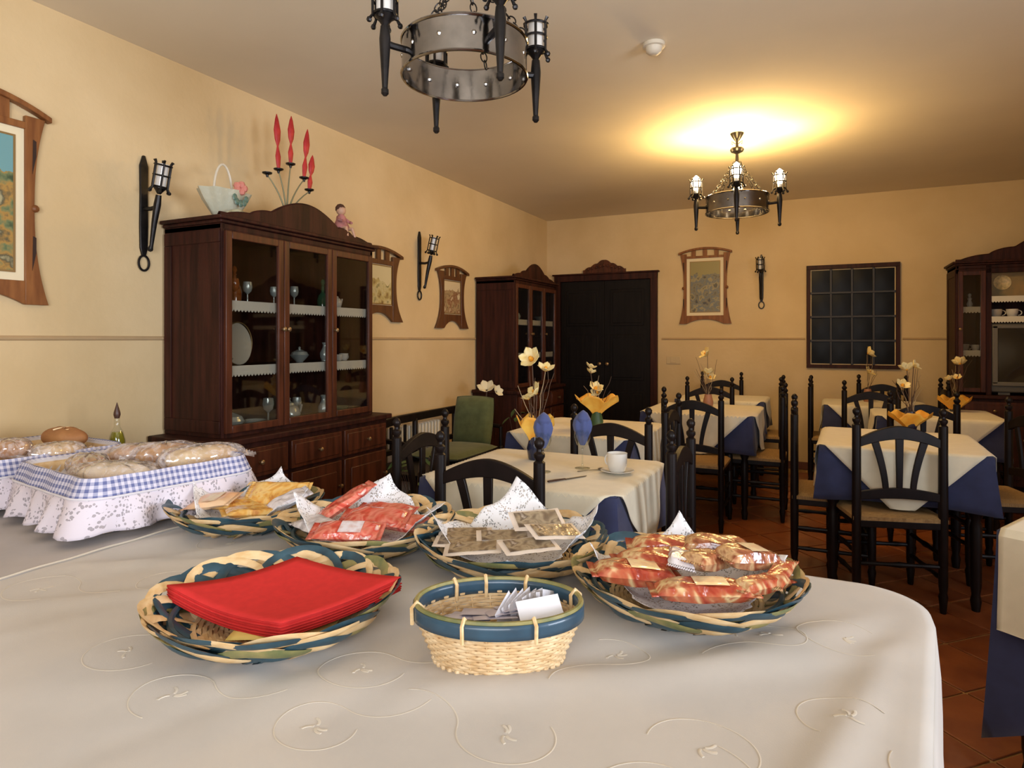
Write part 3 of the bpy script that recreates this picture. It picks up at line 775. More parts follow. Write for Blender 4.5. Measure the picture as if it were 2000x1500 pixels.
# ------------------------------------------------------------------ pictures
def art_mat(name, cols, sky=None):
    m = bpy.data.materials.new(name); m.use_nodes = True; nt = m.node_tree
    b = nt.nodes['Principled BSDF']; b.inputs['Roughness'].default_value = 0.35
    tc = nt.nodes.new('ShaderNodeTexCoord'); n = nt.nodes.new('ShaderNodeTexNoise'); n.inputs['Scale'].default_value = 14; n.inputs['Detail'].default_value = 6
    nt.links.new(tc.outputs['Object'], n.inputs['Vector'])
    r = nt.nodes.new('ShaderNodeValToRGB'); e = r.color_ramp.elements
    e[0].position = 0.34; e[0].color = (*cols[0], 1); e[1].position = 0.66; e[1].color = (*cols[-1], 1)
    for i in range(1, len(cols) - 1):
        q = e.new(0.34 + 0.32 * i / (len(cols) - 1)); q.color = (*cols[i], 1)
    nt.links.new(n.outputs['Fac'], r.inputs[0])
    last = r.outputs[0]
    if sky:
        sp = nt.nodes.new('ShaderNodeSeparateXYZ'); nt.links.new(tc.outputs['Object'], sp.inputs[0])
        ad = nt.nodes.new('ShaderNodeMath'); ad.operation = 'MULTIPLY_ADD'; ad.inputs[1].default_value = 0.18
        nt.links.new(n.outputs['Fac'], ad.inputs[0]); nt.links.new(sp.outputs[2], ad.inputs[2])
        gt = nt.nodes.new('ShaderNodeMath'); gt.operation = 'GREATER_THAN'; gt.inputs[1].default_value = sky[0] + 0.09
        nt.links.new(ad.outputs[0], gt.inputs[0])
        mx = nt.nodes.new('ShaderNodeMix'); mx.data_type = 'RGBA'
        nt.links.new(gt.outputs[0], mx.inputs[0]); nt.links.new(last, mx.inputs[6]); mx.inputs[7].default_value = (*sky[1], 1)
        last = mx.outputs[2]
    nt.links.new(last, b.inputs['Base Color'])
    return m
def make_picture(label, loc, rz, W, H, fm, art, mount=0.04, fb=0.055, arch=0.05, tall=True, holes=True):
    """local x along the wall, -y out of the wall, origin at the middle; W,H are the glazed opening"""
    t = thing('framed_picture', label, 'picture', loc, rz)
    n = 24
    hw, hh = W / 2, H / 2
    # stiles: waisted outer edge, flaring to the corners
    for s in (-1, 1):
        def outer(z):
            a = abs(z) / (hh + fb)
            return hw + fb * (0.62 + 0.75 * a ** 2.4)
        for (za, zb) in (((-hh - fb * 1.75), hh + fb),):
            zs_ = [za + (zb - za) * k / n for k in range(n + 1)]
            inn = [(s * hw, z) for z in zs_]; out = [(s * outer(z), z) for z in zs_]
            g = G().strip(inn if s > 0 else out, out if s > 0 else inn, -0.024, -0.004)
            st = obj('stile', g, fm, t, bevel=0.002)
            if tall:
                for zc_ in (-hh * 0.62, hh * 0.66):
                    sl = G().prism([(s * (hw + fb * 0.45), zc_ - hh * 0.24), (s * (hw + fb * 0.72), zc_), (s * (hw + fb * 0.72), zc_ + hh * 0.2), (s * (hw + fb * 0.5), zc_ + hh * 0.22)], -0.0255, -0.0235, 'xz')
                    obj('slot', sl, mat('dark_slot', (0.03, 0.012, 0.006), 0.8), st)
                obj('boss', G().ball((s * (hw + fb * 0.66), -0.024, -0.01), 0.016, 10, (1, 0.6, 1)), fm, st)
    # bottom rail with arched underside
    xs_ = [-hw + 2 * hw * k / n for k in range(n + 1)]
    low = [(x, -hh - fb * (0.80 + 0.95 * (abs(x) / hw) ** 2.2)) for x in xs_]
    obj('bottom_rail', G().strip(low, [(x, -hh) for x in xs_], -0.024, -0.004), fm, t, bevel=0.002)
    # top: straight rail, gap, arched hood
    obj('top_rail', G().strip([(x, hh) for x in xs_], [(x, hh + fb * 0.5) for x in xs_], -0.024, -0.004), fm, t, bevel=0.002)
    ww = hw + fb * 1.7
    xs_ = [-ww + 2 * ww * k / n for k in range(n + 1)]
    def ar(x): return hh + fb * 0.85 + arch * (1 - (abs(x) / ww) ** 2.0)
    obj('hood', G().strip([(x, ar(x)) for x in xs_], [(x, ar(x) + 0.022) for x in xs_], -0.038, -0.004), fm, t, bevel=0.003)
    for k in (-1, 0, 1):
        x = k * hw * 0.62
        obj('hood_strut', G().span(x - 0.022, x + 0.022, -0.022, -0.006, hh + fb * 0.4, ar(x) + 0.004), fm, t)
    obj('mount', G().span(-hw, hw, -0.012, -0.004, -hh, hh), MOUNT, t)
    a, b_ = hw - mount, hh - mount
    f_ = G().span(-a - 0.008, -a, -0.016, -0.011, -b_ - 0.008, b_ + 0.008).span(a, a + 0.008, -0.016, -0.011, -b_ - 0.008, b_ + 0.008)
    f_.span(-a, a, -0.016, -0.011, b_, b_ + 0.008).span(-a, a, -0.016, -0.011, -b_ - 0.008, -b_)
    obj('fillet', f_, GILT, t)
    obj('painting', G().span(-a, a, -0.0145, -0.0118, -b_, b_), art, t)
    return t
make_picture('large honey-wood framed landscape painting cut off at the left picture edge', (0, -5.74, 1.845), pi / 2, 0.41, 0.62, FRAMEW,
             art_mat('landscape_paint', [(0.05, 0.08, 0.04), (0.16, 0.20, 0.09), (0.42, 0.24, 0.06), (0.10, 0.09, 0.05), (0.40, 0.36, 0.20)], sky=(0.12, (0.16, 0.34, 0.36))), arch=0.07)
make_picture('small dark-framed village picture on the left wall, half behind the near cabinet', (0, -3.22, 1.70), pi / 2, 0.33, 0.30, FRAMED,
             art_mat('village_print', [(0.16, 0.08, 0.03), (0.45, 0.36, 0.14), (0.55, 0.48, 0.26), (0.18, 0.16, 0.05)], sky=(0.03, (0.62, 0.54, 0.32))), mount=0.012, fb=0.07, tall=False)
make_picture('small dark-framed horseman picture on the left wall under the second torch sconce', (0, -2.18, 1.665), pi / 2, 0.29, 0.30, FRAMED,
             art_mat('rider_print', [(0.14, 0.07, 0.03), (0.40, 0.30, 0.16), (0.22, 0.09, 0.04), (0.60, 0.52, 0.34)], sky=(0.06, (0.62, 0.52, 0.34))), mount=0.012, fb=0.07, tall=False)
make_picture('tall honey-wood framed street scene on the far wall between door and window', (1.822, 0, 1.855), 0, 0.38, 0.61, FRAMEW,
             art_mat('street_paint', [(0.06, 0.06, 0.06), (0.22, 0.19, 0.11), (0.13, 0.15, 0.16), (0.34, 0.28, 0.13), (0.10, 0.09, 0.06)], sky=(0.13, (0.30, 0.25, 0.09))), fb=0.05)

# ------------------------------------------------------------------ torch holders: used by the sconces and the chandeliers
def torch_cup(parent, top, r=0.036, h=0.105, tilt=None, n=6, m=IRON, bulb='off', glass=True):
    """basket of rods and rings; top = centre of the bottom of the basket"""
    M = Matrix.Translation(Vector(top)) @ (tilt if tilt is not None else Matrix.Identity(4))
    cage = G(); cage.M = M
    for z, rr in ((0.006, r * 0.92), (h * 0.5, r), (h * 0.92, r * 1.04)):
        cage.tube([(rr * cos(a), rr * sin(a), z) for a in [2 * pi * k / 20 for k in range(20)]], 0.0042, 6, closed=True)
    for k in range(n):
        a = 2 * pi * k / n
        cage.tube([(r * cos(a) * 1.28, r * sin(a) * 1.28, -0.016), (r * cos(a) * 1.02, r * sin(a) * 1.02, 0.0), (r * 1.02 * cos(a), r * 1.02 * sin(a), h), (r * 1.22 * cos(a), r * 1.22 * sin(a), h + 0.012)], [0.006, 0.0045, 0.0045, 0.006], 6)
        cage.ball((r * cos(a) * 1.30, r * sin(a) * 1.30, -0.018), 0.009, 7)
    c = obj('torch_cage', cage, m, parent)
    g = G(); g.M = M
    g.lathe([(0.008, -0.03), (0.020, -0.012), (r * 0.85, 0.0), (r * 0.85, 0.008)], 14)
    obj('cage_floor', g, m, parent)
    g = G(); g.M = M
    g.lathe([(0.012, 0.008), (0.013, 0.035)], 10)
    obj('lamp_socket', g, DEADBULB, parent)
    g = G(); g.M = M
    if bulb == 'on':
        g.lathe([(0.010, 0.034), (0.026, 0.06), (0.031, 0.09), (0.024, 0.12), (0.003, 0.138)], 14)
        b_ = obj('bulb', g, BULB, parent)
        pd = bpy.data.lights.new('lamp_light', 'POINT'); pd.energy = LAMP_POWER; pd.color = LAMP_COLOR; pd.shadow_soft_size = 0.03
        po = bpy.data.objects.new('lamp_light', pd); COL.objects.link(po); po.parent = parent
        po.location = M @ Vector((0, 0, 0.172))
    else:
        g.lathe([(r * 0.70, 0.01), (r * 0.72, h * 0.5), (r * 0.70, h * 0.98), (r * 0.66, h * 0.98), (r * 0.66, 0.012)], 16)
        obj('glass_chimney', g, mat('milky_torch_glass', (0.66, 0.63, 0.58), 0.25, coat=0.5), parent)
def make_sconce(label, loc, rz):
    """local: wall at y=0, out = -y"""
    t = thing('torch_sconce', label, 'wall lamp', loc, rz, None)
    poly = [(-0.006, 0.285), (-0.021, 0.235), (-0.019, 0.10), (-0.021, -0.05), (-0.019, -0.16), (-0.010, -0.195), (0.010, -0.195), (0.019, -0.16), (0.021, -0.05), (0.019, 0.10), (0.021, 0.235), (0.006, 0.285)]
    obj('back_plate', G().prism(poly, -0.014, -0.002, 'xz'), IRON, t, bevel=0.003)
    obj('ring', G().tube([(0.026 * cos(a), -0.010, -0.232 + 0.036 * sin(a)) for a in [2 * pi * k / 22 for k in range(22)]], 0.0055, 7, closed=True), IRON, t)
    arm = G().tube([(0, -0.010, 0.03), (0, -0.06, 0.025), (0, -0.105, 0.03)], 0.010, 8)
    obj('arm', arm, IRON, t)
    ti = Matrix.Rotation(rad(14), 4, 'X')
    tb = G().tube([(0, -0.058, -0.165), (0, -0.065, -0.150), (0, -0.085, -0.05), (0, -0.108, 0.04), (0, -0.118, 0.085)], [0.012, 0.009, 0.013, 0.017, 0.013], 10)
    tb.ball((0, -0.057, -0.168), 0.013, 8)
    obj('torch_stem', tb, IRON, t)
    torch_cup(t, (0, -0.126, 0.118), 0.036, 0.115, tilt=ti)
    return t
make_sconce('black iron torch sconce on the left wall, nearest one, left of the near cabinet', (0, -5.02, 1.895), pi / 2)
make_sconce('black iron torch sconce on the left wall above the small horseman picture', (0, -2.68, 1.885), pi / 2)
make_sconce('black iron torch sconce on the far wall left of the dark window', (2.381, 0, 1.88), 0)

# ------------------------------------------------------------------ chandeliers
def make_chandelier(label, x, y, zb, lit, ang, arms, hang):
    t = thing('ring_chandelier', label, 'chandelier', (x, y, zb), ang)
    R, Hh = 0.205, 0.112
    g = G().lathe([(R, 0), (R, Hh), (R - 0.004, Hh), (R - 0.004, 0), (R, 0)], 64, cap=False)
    obj('ring_band', g, GLOSSIRON, t)
    g = G()
    for z in (0.002, Hh - 0.002):
        g.tube([(R * cos(a), R * sin(a), z) for a in [2 * pi * k / 64 for k in range(64)]], 0.005, 6, closed=True)
    obj('ring_edge', g, GLOSSIRON, t)
    for k in range(12):
        a = 2 * pi * (k + 0.5) / 12
        g = G(); g.M = Matrix.Translation((0, 0, 0))
        g.ball(((R - 0.004) * cos(a), (R - 0.004) * sin(a), Hh * 0.5), 0.009, 8)
        obj('stud', g, STEEL, t)
    for k in range(4):
        a = 2 * pi * k / 4
        ax = G().tube([(R * cos(a), R * sin(a), 0.052), ((R + 0.04) * cos(a), (R + 0.04) * sin(a), 0.055), (0.268 * cos(a), 0.268 * sin(a), 0.060)], 0.011, 8)
        ar = obj('arm', ax, IRON, t)
        r0 = 0.268
        st = G().lathe([(0.006, -0.105), (0.012, -0.098), (0.012, -0.086), (0.009, -0.082), (0.012, -0.03), (0.016, 0.03), (0.018, 0.07), (0.014, 0.11)], 12, c=(r0 * cos(a), r0 * sin(a), 0.0))
        obj('torch_stem', st, IRON, t)
        torch_cup(t, (r0 * cos(a), r0 * sin(a), 0.140), 0.038, 0.10, bulb='on' if lit else 'off')
    # chains up to the hub
    zt = hang
    zj = zt - 0.20
    for k in range(4):
        a = 2 * pi * (k + 0.5) / 4
        p0 = Vector((R * cos(a), R * sin(a), Hh)); p1 = Vector((0.02 * cos(a), 0.02 * sin(a), zj))
        n = 11; g = G()
        for j in range(n):
            c = p0.lerp(p1, (j + 0.5) / n); dv = (p1 - p0).normalized(); L = (p1 - p0).length / n * 0.62
            side = dv.cross(Vector((0, 0, 1))).normalized() if j % 2 else dv.cross(dv.cross(Vector((0, 0, 1)))).normalized()
            g.tube([c + dv * (L * cos(q)) + side * (0.011 * sin(q)) for q in [2 * pi * i / 12 for i in range(12)]], 0.0025, 5, closed=True)
        obj('chain', g, IRON, t)
    obj('hub', G().lathe([(0.004, zj - 0.05), (0.018, zj - 0.03), (0.012, zj), (0.010, zj + 0.06), (0.040, zj + 0.075), (0.046, zj + 0.09), (0.040, zj + 0.10), (0.010, zj + 0.11), (0.008, zt - 0.045)], 16), IRON, t)
    obj('ceiling_rose', G().lathe([(0.010, zt - 0.055), (0.018, zt - 0.045), (0.035, zt - 0.02), (0.045, zt - 0.001)], 20), IRON, t)
    g = G()
    for k in range(4):
        a = 2 * pi * k / 4
        g.tube([(0.01 * cos(a), 0.01 * sin(a), zj + 0.13), (0.035 * cos(a), 0.035 * sin(a), zj + 0.15), (0.03 * cos(a), 0.03 * sin(a), zj + 0.125)], 0.003, 5)
    obj('scrolls', g, IRON, t)
    return t
make_chandelier('black iron ring chandelier with unlit torches, cut off at the top of the picture', 1.884, -5.185, 2.158, False, rad(25.9 + 27), 4, 2.70 - 2.158)
make_chandelier('black iron ring chandelier with lit bulbs under the bright ceiling spot', 2.420, -2.420, 2.158, True, rad(25.9 - 20), 4, 2.70 - 2.158)

sd = thing('smoke_detector', 'round white smoke detector on the ceiling between the two chandeliers', 'detector', (2.225, -3.99, 2.70))
obj('base', G().lathe([(0.052, -0.001), (0.052, -0.018), (0.046, -0.020)], 24), WHITEP, sd)
obj('sensor_head', G().lathe([(0.040, -0.020), (0.036, -0.040), (0.022, -0.052), (0.012, -0.054)], 20), WHITEP, sd)
sw = thing('light_switch', 'cream light switch plate on the far wall right of the dark door', 'switch', (1.49, 0, 1.07))
obj('plate', G().span(-0.075, 0.075, -0.010, 0, -0.04, 0.04), mat('cream_switch', (0.60, 0.46, 0.25), 0.5), sw, bevel=0.003)
obj('rocker', G().span(-0.03, 0.03, -0.014, -0.008, -0.028, 0.028), mat('cream_switch', ()), sw, bevel=0.002)
# ------------------------------------------------------------------ chairs
def post_profile(h, finial=True, k=1.0):
    p = [(0.010, 0), (0.014, 0.006), (0.017, 0.05), (0.021, 0.08), (0.016, 0.10), (0.020, 0.13)]
    if finial:
        p += [(0.021, 0.40), (0.021, 0.52), (0.0205, 0.60)]
        p += [(0.020, h - 0.17), (0.020, h - 0.085), (0.012, h - 0.078), (0.019, h - 0.066), (0.019, h - 0.056), (0.010, h - 0.048), (0.009, h - 0.040), (0.017, h - 0.028), (0.018, h - 0.016), (0.010, h - 0.004), (0.002, h)]
    else:
        p += [(0.021, 0.34), (0.015, 0.355), (0.021, 0.37), (0.021, h - 0.01), (0.014, h)]
    return p
def turned(a, b, r=0.010, n=8):
    A, B = Vector(a), Vector(b); pts = []; rs = []
    for k in range(13):
        t = k / 12
        pts.append(A.lerp(B, t)); rs.append(r * (1.0 + 0.5 * max(0, cos((t - 0.5) * pi * 5)) * (abs(t - 0.5) < 0.36)))
    return G().tube(pts, rs, n)
def make_chair(label):
    t = thing('dining_chair', label, 'chair')
    W, D, H = 0.19, 0.185, 0.97
    for s in (-1, 1):
        obj('rear_leg', G().lathe(post_profile(H), 12, (s * W, -D, 0)), CHAIR, t)
        obj('front_leg', G().lathe(post_profile(0.475, False), 12, (s * (W + 0.008), D, 0)), CHAIR, t)
    n = 18
    xs_ = [-W + 2 * W * k / n for k in range(n + 1)]
    f = lambda x: 1 - (abs(x) / W) ** 1.7
    obj('top_rail', G().strip([(x, 0.775 + 0.045 * f(x)) for x in xs_], [(x, 0.815 + 0.068 * f(x)) for x in xs_], -D - 0.011, -D + 0.011), CHAIR, t, bevel=0.003)
    obj('lower_rail', G().strip([(x, 0.525 + 0.012 * f(x)) for x in xs_], [(x, 0.562 + 0.026 * f(x)) for x in xs_], -D - 0.010, -D + 0.010), CHAIR, t, bevel=0.003)
    for s in (-1, 0, 1):
        xb, xt = s * 0.060, s * 0.112
        pts_l, pts_r = [], []
        for k in range(9):
            q = k / 8
            x = xb + (xt - xb) * q ** 1.5
            w = 0.0125 + 0.005 * q
            z = 0.575 + 0.255 * q - (0.012 * abs(s) * q)
            pts_l.append((x - w, z)); pts_r.append((x + w, z))
        obj('back_slat', G().strip(pts_l, pts_r, -D - 0.007, -D + 0.007), CHAIR, t, bevel=0.002)
    def seatf(u, v):
        x = (u - 0.5) * 2; y = (v - 0.5) * 2
        return None
    g = G()
    hw, hd = W + 0.018, D + 0.012
    def top(u, v):
        x, y = (u * 2 - 1), (v * 2 - 1)
        m = max(abs(x), abs(y)); e = max(0, (m - 0.82) / 0.18)
        return (x * hw * (1 if y > 0 else 1), y * hd, 0.462 - 0.010 * (1 - m) * 1.2 - 0.016 * e ** 2)
    g.grid(top, 16, 16, uvs=(1, 1))
    g.grid(lambda u, v: ((u * 2 - 1) * hw, (1 - v * 2) * hd, 0.428), 4, 4)
    for a in range(4):
        def side(u, v, a=a):
            q = u * 2 - 1; z = 0.446 - 0.018 * v
            o = 1.0
            return [(q * hw, -hd * o, z), (hw * o, q * hd, z), (-q * hw, hd * o, z), (-hw * o, -q * hd, z)][a]
        g.grid(side, 8, 1)
    obj('seat', g, RUSH, t)
    for z in (0.16, 0.27):
        for s in (-1, 1):
            obj('stretcher', turned((s * W, -D, z), (s * (W + 0.006), D, z)), CHAIR, t)
    for z in (0.21, 0.32): obj('stretcher', turned((-W, D, z), (W, D, z)), CHAIR, t)
    obj('stretcher', turned((-W, -D, 0.22), (W, -D, 0.22)), CHAIR, t)
    obj('seat_rail', G().span(-W, W, D - 0.012, D + 0.012, 0.395, 0.43).span(-W, W, -D - 0.012, -D + 0.012, 0.395, 0.43)
        .span(-W - 0.012, -W + 0.012, -D, D, 0.395, 0.43).span(W - 0.012, W + 0.012, -D, D, 0.395, 0.43), CHAIR, t, bevel=0.004)
    return t
CH = [
 ((1.905, -5.06), 2, 'dark ladder-post chair with its back to the buffet, in front of the nearest dining table'),
 ((1.345, -4.63), -90, 'dark chair at the left end of the nearest dining table, beside the bench'),
 ((2.00, -3.95), 180, 'dark chair on the far side of the nearest table, arched back behind the cup'),
 ((2.455, -4.50), 90, 'dark chair seen edge-on at the right end of the nearest dining table'),
 ((2.15, -3.22), 90, 'dark chair seen edge-on at the right of the second table, behind the orange bouquet table'),
 ((2.145, -2.56), 0, 'dark chair in front of the middle table with blue corner, back to the camera'),
 ((2.05, -1.20), 180, 'dark chair on the far side of the middle table, behind its flowers'),
 ((2.02, -0.22), 180, 'dark chair against the far wall under the tall street picture'),
 ((2.69, -1.92), 90, 'dark chair at the right end of the middle table, beside the open aisle'),
 ((2.62, -0.80), 90, 'dark chair at the right end of the table under the street picture'),
 ((3.275, -3.46), 16, 'dark chair with straw seat and its back to the camera, front of the right-hand table'),
 ((2.80, -3.00), -88, 'dark chair seen edge-on at the left end of the front right-hand table'),
 ((2.85, -0.72), -90, 'dark chair at the left end of the table under the dark window'),
 ((3.29, -1.20), 8, 'dark chair with its back to the camera in front of the table under the window'),
 ((3.44, -0.20), 180, 'dark chair between the table under the window and the far wall'),
 ((3.85, -0.70), -90, 'dark chair just left of the television cabinet, near its glass column'),
 ((3.52, -2.22), 194, 'dark chair on the far side of the front right-hand table'),
 ((3.95, -2.66), 104, 'dark chair with straw seat at the right end of the front right-hand table'),
]
chair0 = None
for (B, deg, lb) in CH:
    a = rad(deg); c = (B[0] - 0.185 * sin(a), B[1] + 0.185 * cos(a), 0)
    if chair0 is None:
        chair0 = make_chair(lb); chair0['group'] = 'dark wooden dining chairs'
        first = (c, a)
    else:
        dup(chair0, c, a, lb, 'dark wooden dining chairs')
chair0.location = first[0]; chair0.rotation_euler = (0, 0, first[1])

# ------------------------------------------------------------------ dining tables and their cloths
def make_table(label, cx, cy, sx, sy, deg, where, dip=0.012, zlow=0.487, dip_w=0.12, runner=False):
    rz = rad(deg)
    t = thing('dining_table', 'dark dining table under cloths, ' + where, 'table', (cx, cy, 0), rz, 'dining tables')
    hx, hy = sx / 2, sy / 2
    obj('tabletop', G().span(-hx + 0.004, hx - 0.004, -hy + 0.004, hy - 0.004, 0.715, 0.742), CHAIR, t, bevel=0.003)
    for a in (-1, 1):
        for b in (-1, 1):
            obj('leg', G().lathe([(0.018, 0), (0.024, 0.05), (0.018, 0.08), (0.024, 0.12), (0.026, 0.40), (0.020, 0.43), (0.030, 0.46), (0.030, 0.716)], 12, (a * (hx - 0.06), b * (hy - 0.06), 0)), CHAIR, t)
    rl = G()
    for s in (-1, 1):
        rl.span(-hx + 0.07, hx - 0.07, s * (hy - 0.06) - 0.01, s * (hy - 0.06) + 0.01, 0.63, 0.715)
        rl.span(s * (hx - 0.06) - 0.01, s * (hx - 0.06) + 0.01, -hy + 0.07, hy - 0.07, 0.63, 0.715)
    obj('apron', rl, CHAIR, t)
    # blue undercloth: top plus a waving skirt
    g = G()
    N = 120
    per = []
    L = 2 * (sx + sy)
    for k in range(N):
        s = L * k / N
        if s < sx: p = (-hx + s, -hy); nrm = (0, -1)
        elif s < sx + sy: p = (hx, -hy + s - sx); nrm = (1, 0)
        elif s < 2 * sx + sy: p = (hx - (s - sx - sy), hy); nrm = (0, 1)
        else: p = (-hx, hy - (s - 2 * sx - sy)); nrm = (-1, 0)
        dc = min(math.hypot(p[0] - a * hx, p[1] - b * hy) for a in (-1, 1) for b in (-1, 1))
        per.append((p, nrm, dc))
    ph = random.uniform(0, 6)
    def skirt(u, v):
        k = int(round(u * N)) % N
        p, nrm, dc = per[k]
        cn = max(0.0, 1 - dc / dip_w)
        ln = math.hypot(p[0], p[1])
        dirx = nrm[0] * (1 - cn) + p[0] / ln * cn; diry = nrm[1] * (1 - cn) + p[1] / ln * cn
        zb = zlow - dip * max(0.0, 1 - dc / (dip_w * 1.8))
        off = 0.004 + (0.005 * sin(u * 2 * pi * 9 + ph) + 0.006 + 0.030 * cn) * v ** 1.2
        r = min(1, v * 14)
        return (p[0] + dirx * off, p[1] + diry * off, 0.7445 - 0.003 * r * (1 - v) - (0.7445 - zb) * v)
    g.grid(skirt, N, 8, closeu=True, uvs=(L, 0.3))
    b = g.push([(p[0][0], p[0][1], 0.7455) for p in per])
    g.f.append(tuple(b + i for i in range(N)))
    bc = obj('blue_tablecloth', g, BLUEC, loc=(cx, cy, 0), rz=rz, solid=0.003)
    tag(bc, 'blue undercloth, table ' + where, 'tablecloth', 'blue undercloths')
    # white overlay laid cornerwise
    g = G()
    L1 = (hx + hy) * 0.968
    ph2 = random.uniform(0, 6)
    def over(u, v):
        a = (u * 2 - 1); b_ = (v * 2 - 1)
        x = (a + b_) * L1 / 2; y = (b_ - a) * L1 / 2
        if runner: x = a * (hx - 0.004); y = b_ * (hy + 0.34)
        ox, oy = max(0, abs(x) - hx - 0.004), max(0, abs(y) - hy - 0.004)
        z = 0.751
        if ox > 0:
            lim = 0.283
            x = math.copysign(hx + 0.016 + 0.075 * min(ox, lim) + 0.008 * sin(y * 26 + ph2) * min(1, ox * 8) + (0.05 * max(0, ox - lim)), x)
            z -= min(ox, lim)
        elif oy > 0:
            lim = 0.283
            y = math.copysign(hy + 0.016 + 0.075 * min(oy, lim) + 0.008 * sin(x * 26 + ph2) * min(1, oy * 8) + (0.05 * max(0, oy - lim)), y)
            z -= min(oy, lim)
        return (x, y, z)
    g.grid(over, 56, 56, uvs=(1, 1))
    wc = obj('white_overlay_cloth', g, WHITEC, loc=(cx, cy, 0), rz=rz, solid=0.002)
    tag(wc, 'white overlay cloth, table ' + where, 'tablecloth', 'white overlay cloths')
    # embroidered openwork border of the overlay
    return t
TABS = [
 (1.90, -4.51, 0.80, 0.72, 0, 'nearest on the left with cup and glasses'),
 (1.64, -3.24, 0.74, 0.78, 0, 'second on the left with the orange fan bouquet'),
 (2.10, -1.81, 0.80, 0.78, 0, 'third on the left, beside the aisle'),
 (2.10, -0.73, 0.76, 0.62, 0, 'by the far wall under the street picture'),
 (3.31, -2.96, 0.73, 0.78, -2, 'front right with the chair back to camera'),
 (3.68, -1.40, 0.76, 0.70, 0, 'in front of the television cabinet'),
 (3.34, -0.74, 0.76, 0.62, 0, 'under the dark window'),
 (4.78, -1.25, 0.78, 0.74, 0, 'at the right picture edge before the television'),
]
for tb in TABS: make_table('', *tb)
make_table('', 3.945, -4.57, 0.80, 0.80, -28, 'cut off at the right picture edge', dip=0.36, zlow=0.50, dip_w=0.30, runner=True)

# ------------------------------------------------------------------ flower arrangements
def blossom(g, gc, c, r, yaw, pitch):
    M = Matrix.Translation(Vector(c)) @ Matrix.Rotation(yaw, 4, 'Z') @ Matrix.Rotation(pitch, 4, 'X')
    g.M = M
    for k in range(6):
        a = k * pi / 3
        def pf(u, v, a=a):
            w = (u - 0.5) * 2 * r * 0.5 * sin(pi * min(1, 0.12 + v * 0.88)) ** 0.7
            rr = r * (0.12 + 0.95 * v); z = 0.45 * r * v ** 0.6 + 0.25 * r * v * v + 0.12 * r * abs(u - 0.5)
            return (rr * cos(a) - w * sin(a), rr * sin(a) + w * cos(a), z)
        g.grid(pf, 4, 5)
    gc.M = M; gc.ball((0, 0, 0.25 * r), 0.24 * r, 8, (1, 1, 1.5))
def make_flowers(label, loc, blossoms, wrap, twigs, vase_m=VASEB, wrap_h=0.09, seed=1, wrap_r=0.06, tall_wrap=0.0):
    random.seed(seed)
    t = thing('flower_arrangement', label, 'flowers', loc, rad(25.9), 'table flower arrangements')
    obj('vase', G().lathe([(0.030, 0), (0.034, 0.008), (0.040, 0.05), (0.030, 0.09), (0.026, 0.11), (0.022, 0.11), (0.026, 0.085)], 16), vase_m, t)
    if wrap:
        N = 48
        z0 = tall_wrap
        def wf(u, v):
            a = 2 * pi * u
            r = 0.022 + (wrap_r - 0.022) * v ** 1.3
            pk = 0.34 * abs(sin(a * 2.5)) + 0.66
            return (r * cos(a) * 1.15, r * sin(a) * 0.8, z0 + wrap_h * v * pk + 0.004 * sin(a * 11) * v)
        obj('paper_wrap', G().grid(wf, N, 8, closeu=True), PORANGE, t, solid=0.0012)
    for (x, z, y, r) in blossoms:
        g, gc = G(), G()
        blossom(g, gc, (x, y, z), r, random.uniform(0, 6), random.uniform(0.3, 1.1))
        f_ = obj('blossom', g, PETAL, t, solid=0.001)
        obj('blossom_heart', gc, PETALC, f_)
        obj('stem', G().tube([(0, 0, 0.06), (x * 0.3, y * 0.4, z * 0.45), (x, y, z)], 0.0022, 5), TWIG, t)
    for k in range(twigs):
        a = random.uniform(0, 2 * pi); s = random.uniform(0.05, 0.12); h_ = random.uniform(0.22, 0.42)
        pts = [(0, 0, 0.08)]
        for q in range(1, 7):
            f_ = q / 6
            pts.append((s * cos(a) * f_ + random.uniform(-0.008, 0.008), s * sin(a) * f_ * 0.6 + random.uniform(-0.008, 0.008), 0.08 + (h_ - 0.08) * f_))
        obj('twig', G().tube(pts, [0.0024 - 0.0002 * q for q in range(7)], 5), TWIGP if k % 3 == 0 else TWIG, t)
    return t
ZC = 0.753
make_flowers('tall arrangement of cream flowers and twigs with orange paper on the nearest dining table', (1.775, -4.36, ZC),
    [(-0.015, 0.45, 0, 0.050), (0.045, 0.40, 0.01, 0.040), (0.005, 0.30, -0.02, 0.045), (-0.03, 0.27, 0.02, 0.03)], True, 9, wrap_h=0.13, seed=2, wrap_r=0.075, tall_wrap=0.07)
make_flowers('cream flowers rising from a wide orange paper fan on the second left table', (1.72, -3.32, ZC),
    [(-0.04, 0.37, 0, 0.036), (-0.035, 0.34, 0.01, 0.03), (-0.01, 0.24, 0, 0.045), (0.01, 0.22, 0, 0.04)], True, 4, wrap_h=0.12, seed=4, wrap_r=0.115, tall_wrap=0.09, vase_m=LEAF)
make_flowers('yellow flowers with spreading dry twigs on the third left table', (2.13, -1.78, ZC),
    [(-0.005, 0.42, 0, 0.055), (0.0, 0.27, 0, 0.045), (0.02, 0.24, 0.02, 0.04)], False, 12, seed=6, vase_m=mat('pinkish_vase', (0.35, 0.16, 0.09), 0.5))
make_flowers('pale single bloom in front of the dark window, on the table under it', (3.30, -0.62, ZC),
    [(0.0, 0.42, 0, 0.055), (0.0, 0.25, 0, 0.05)], False, 5, seed=8, vase_m=mat('pinkish_vase', ()))
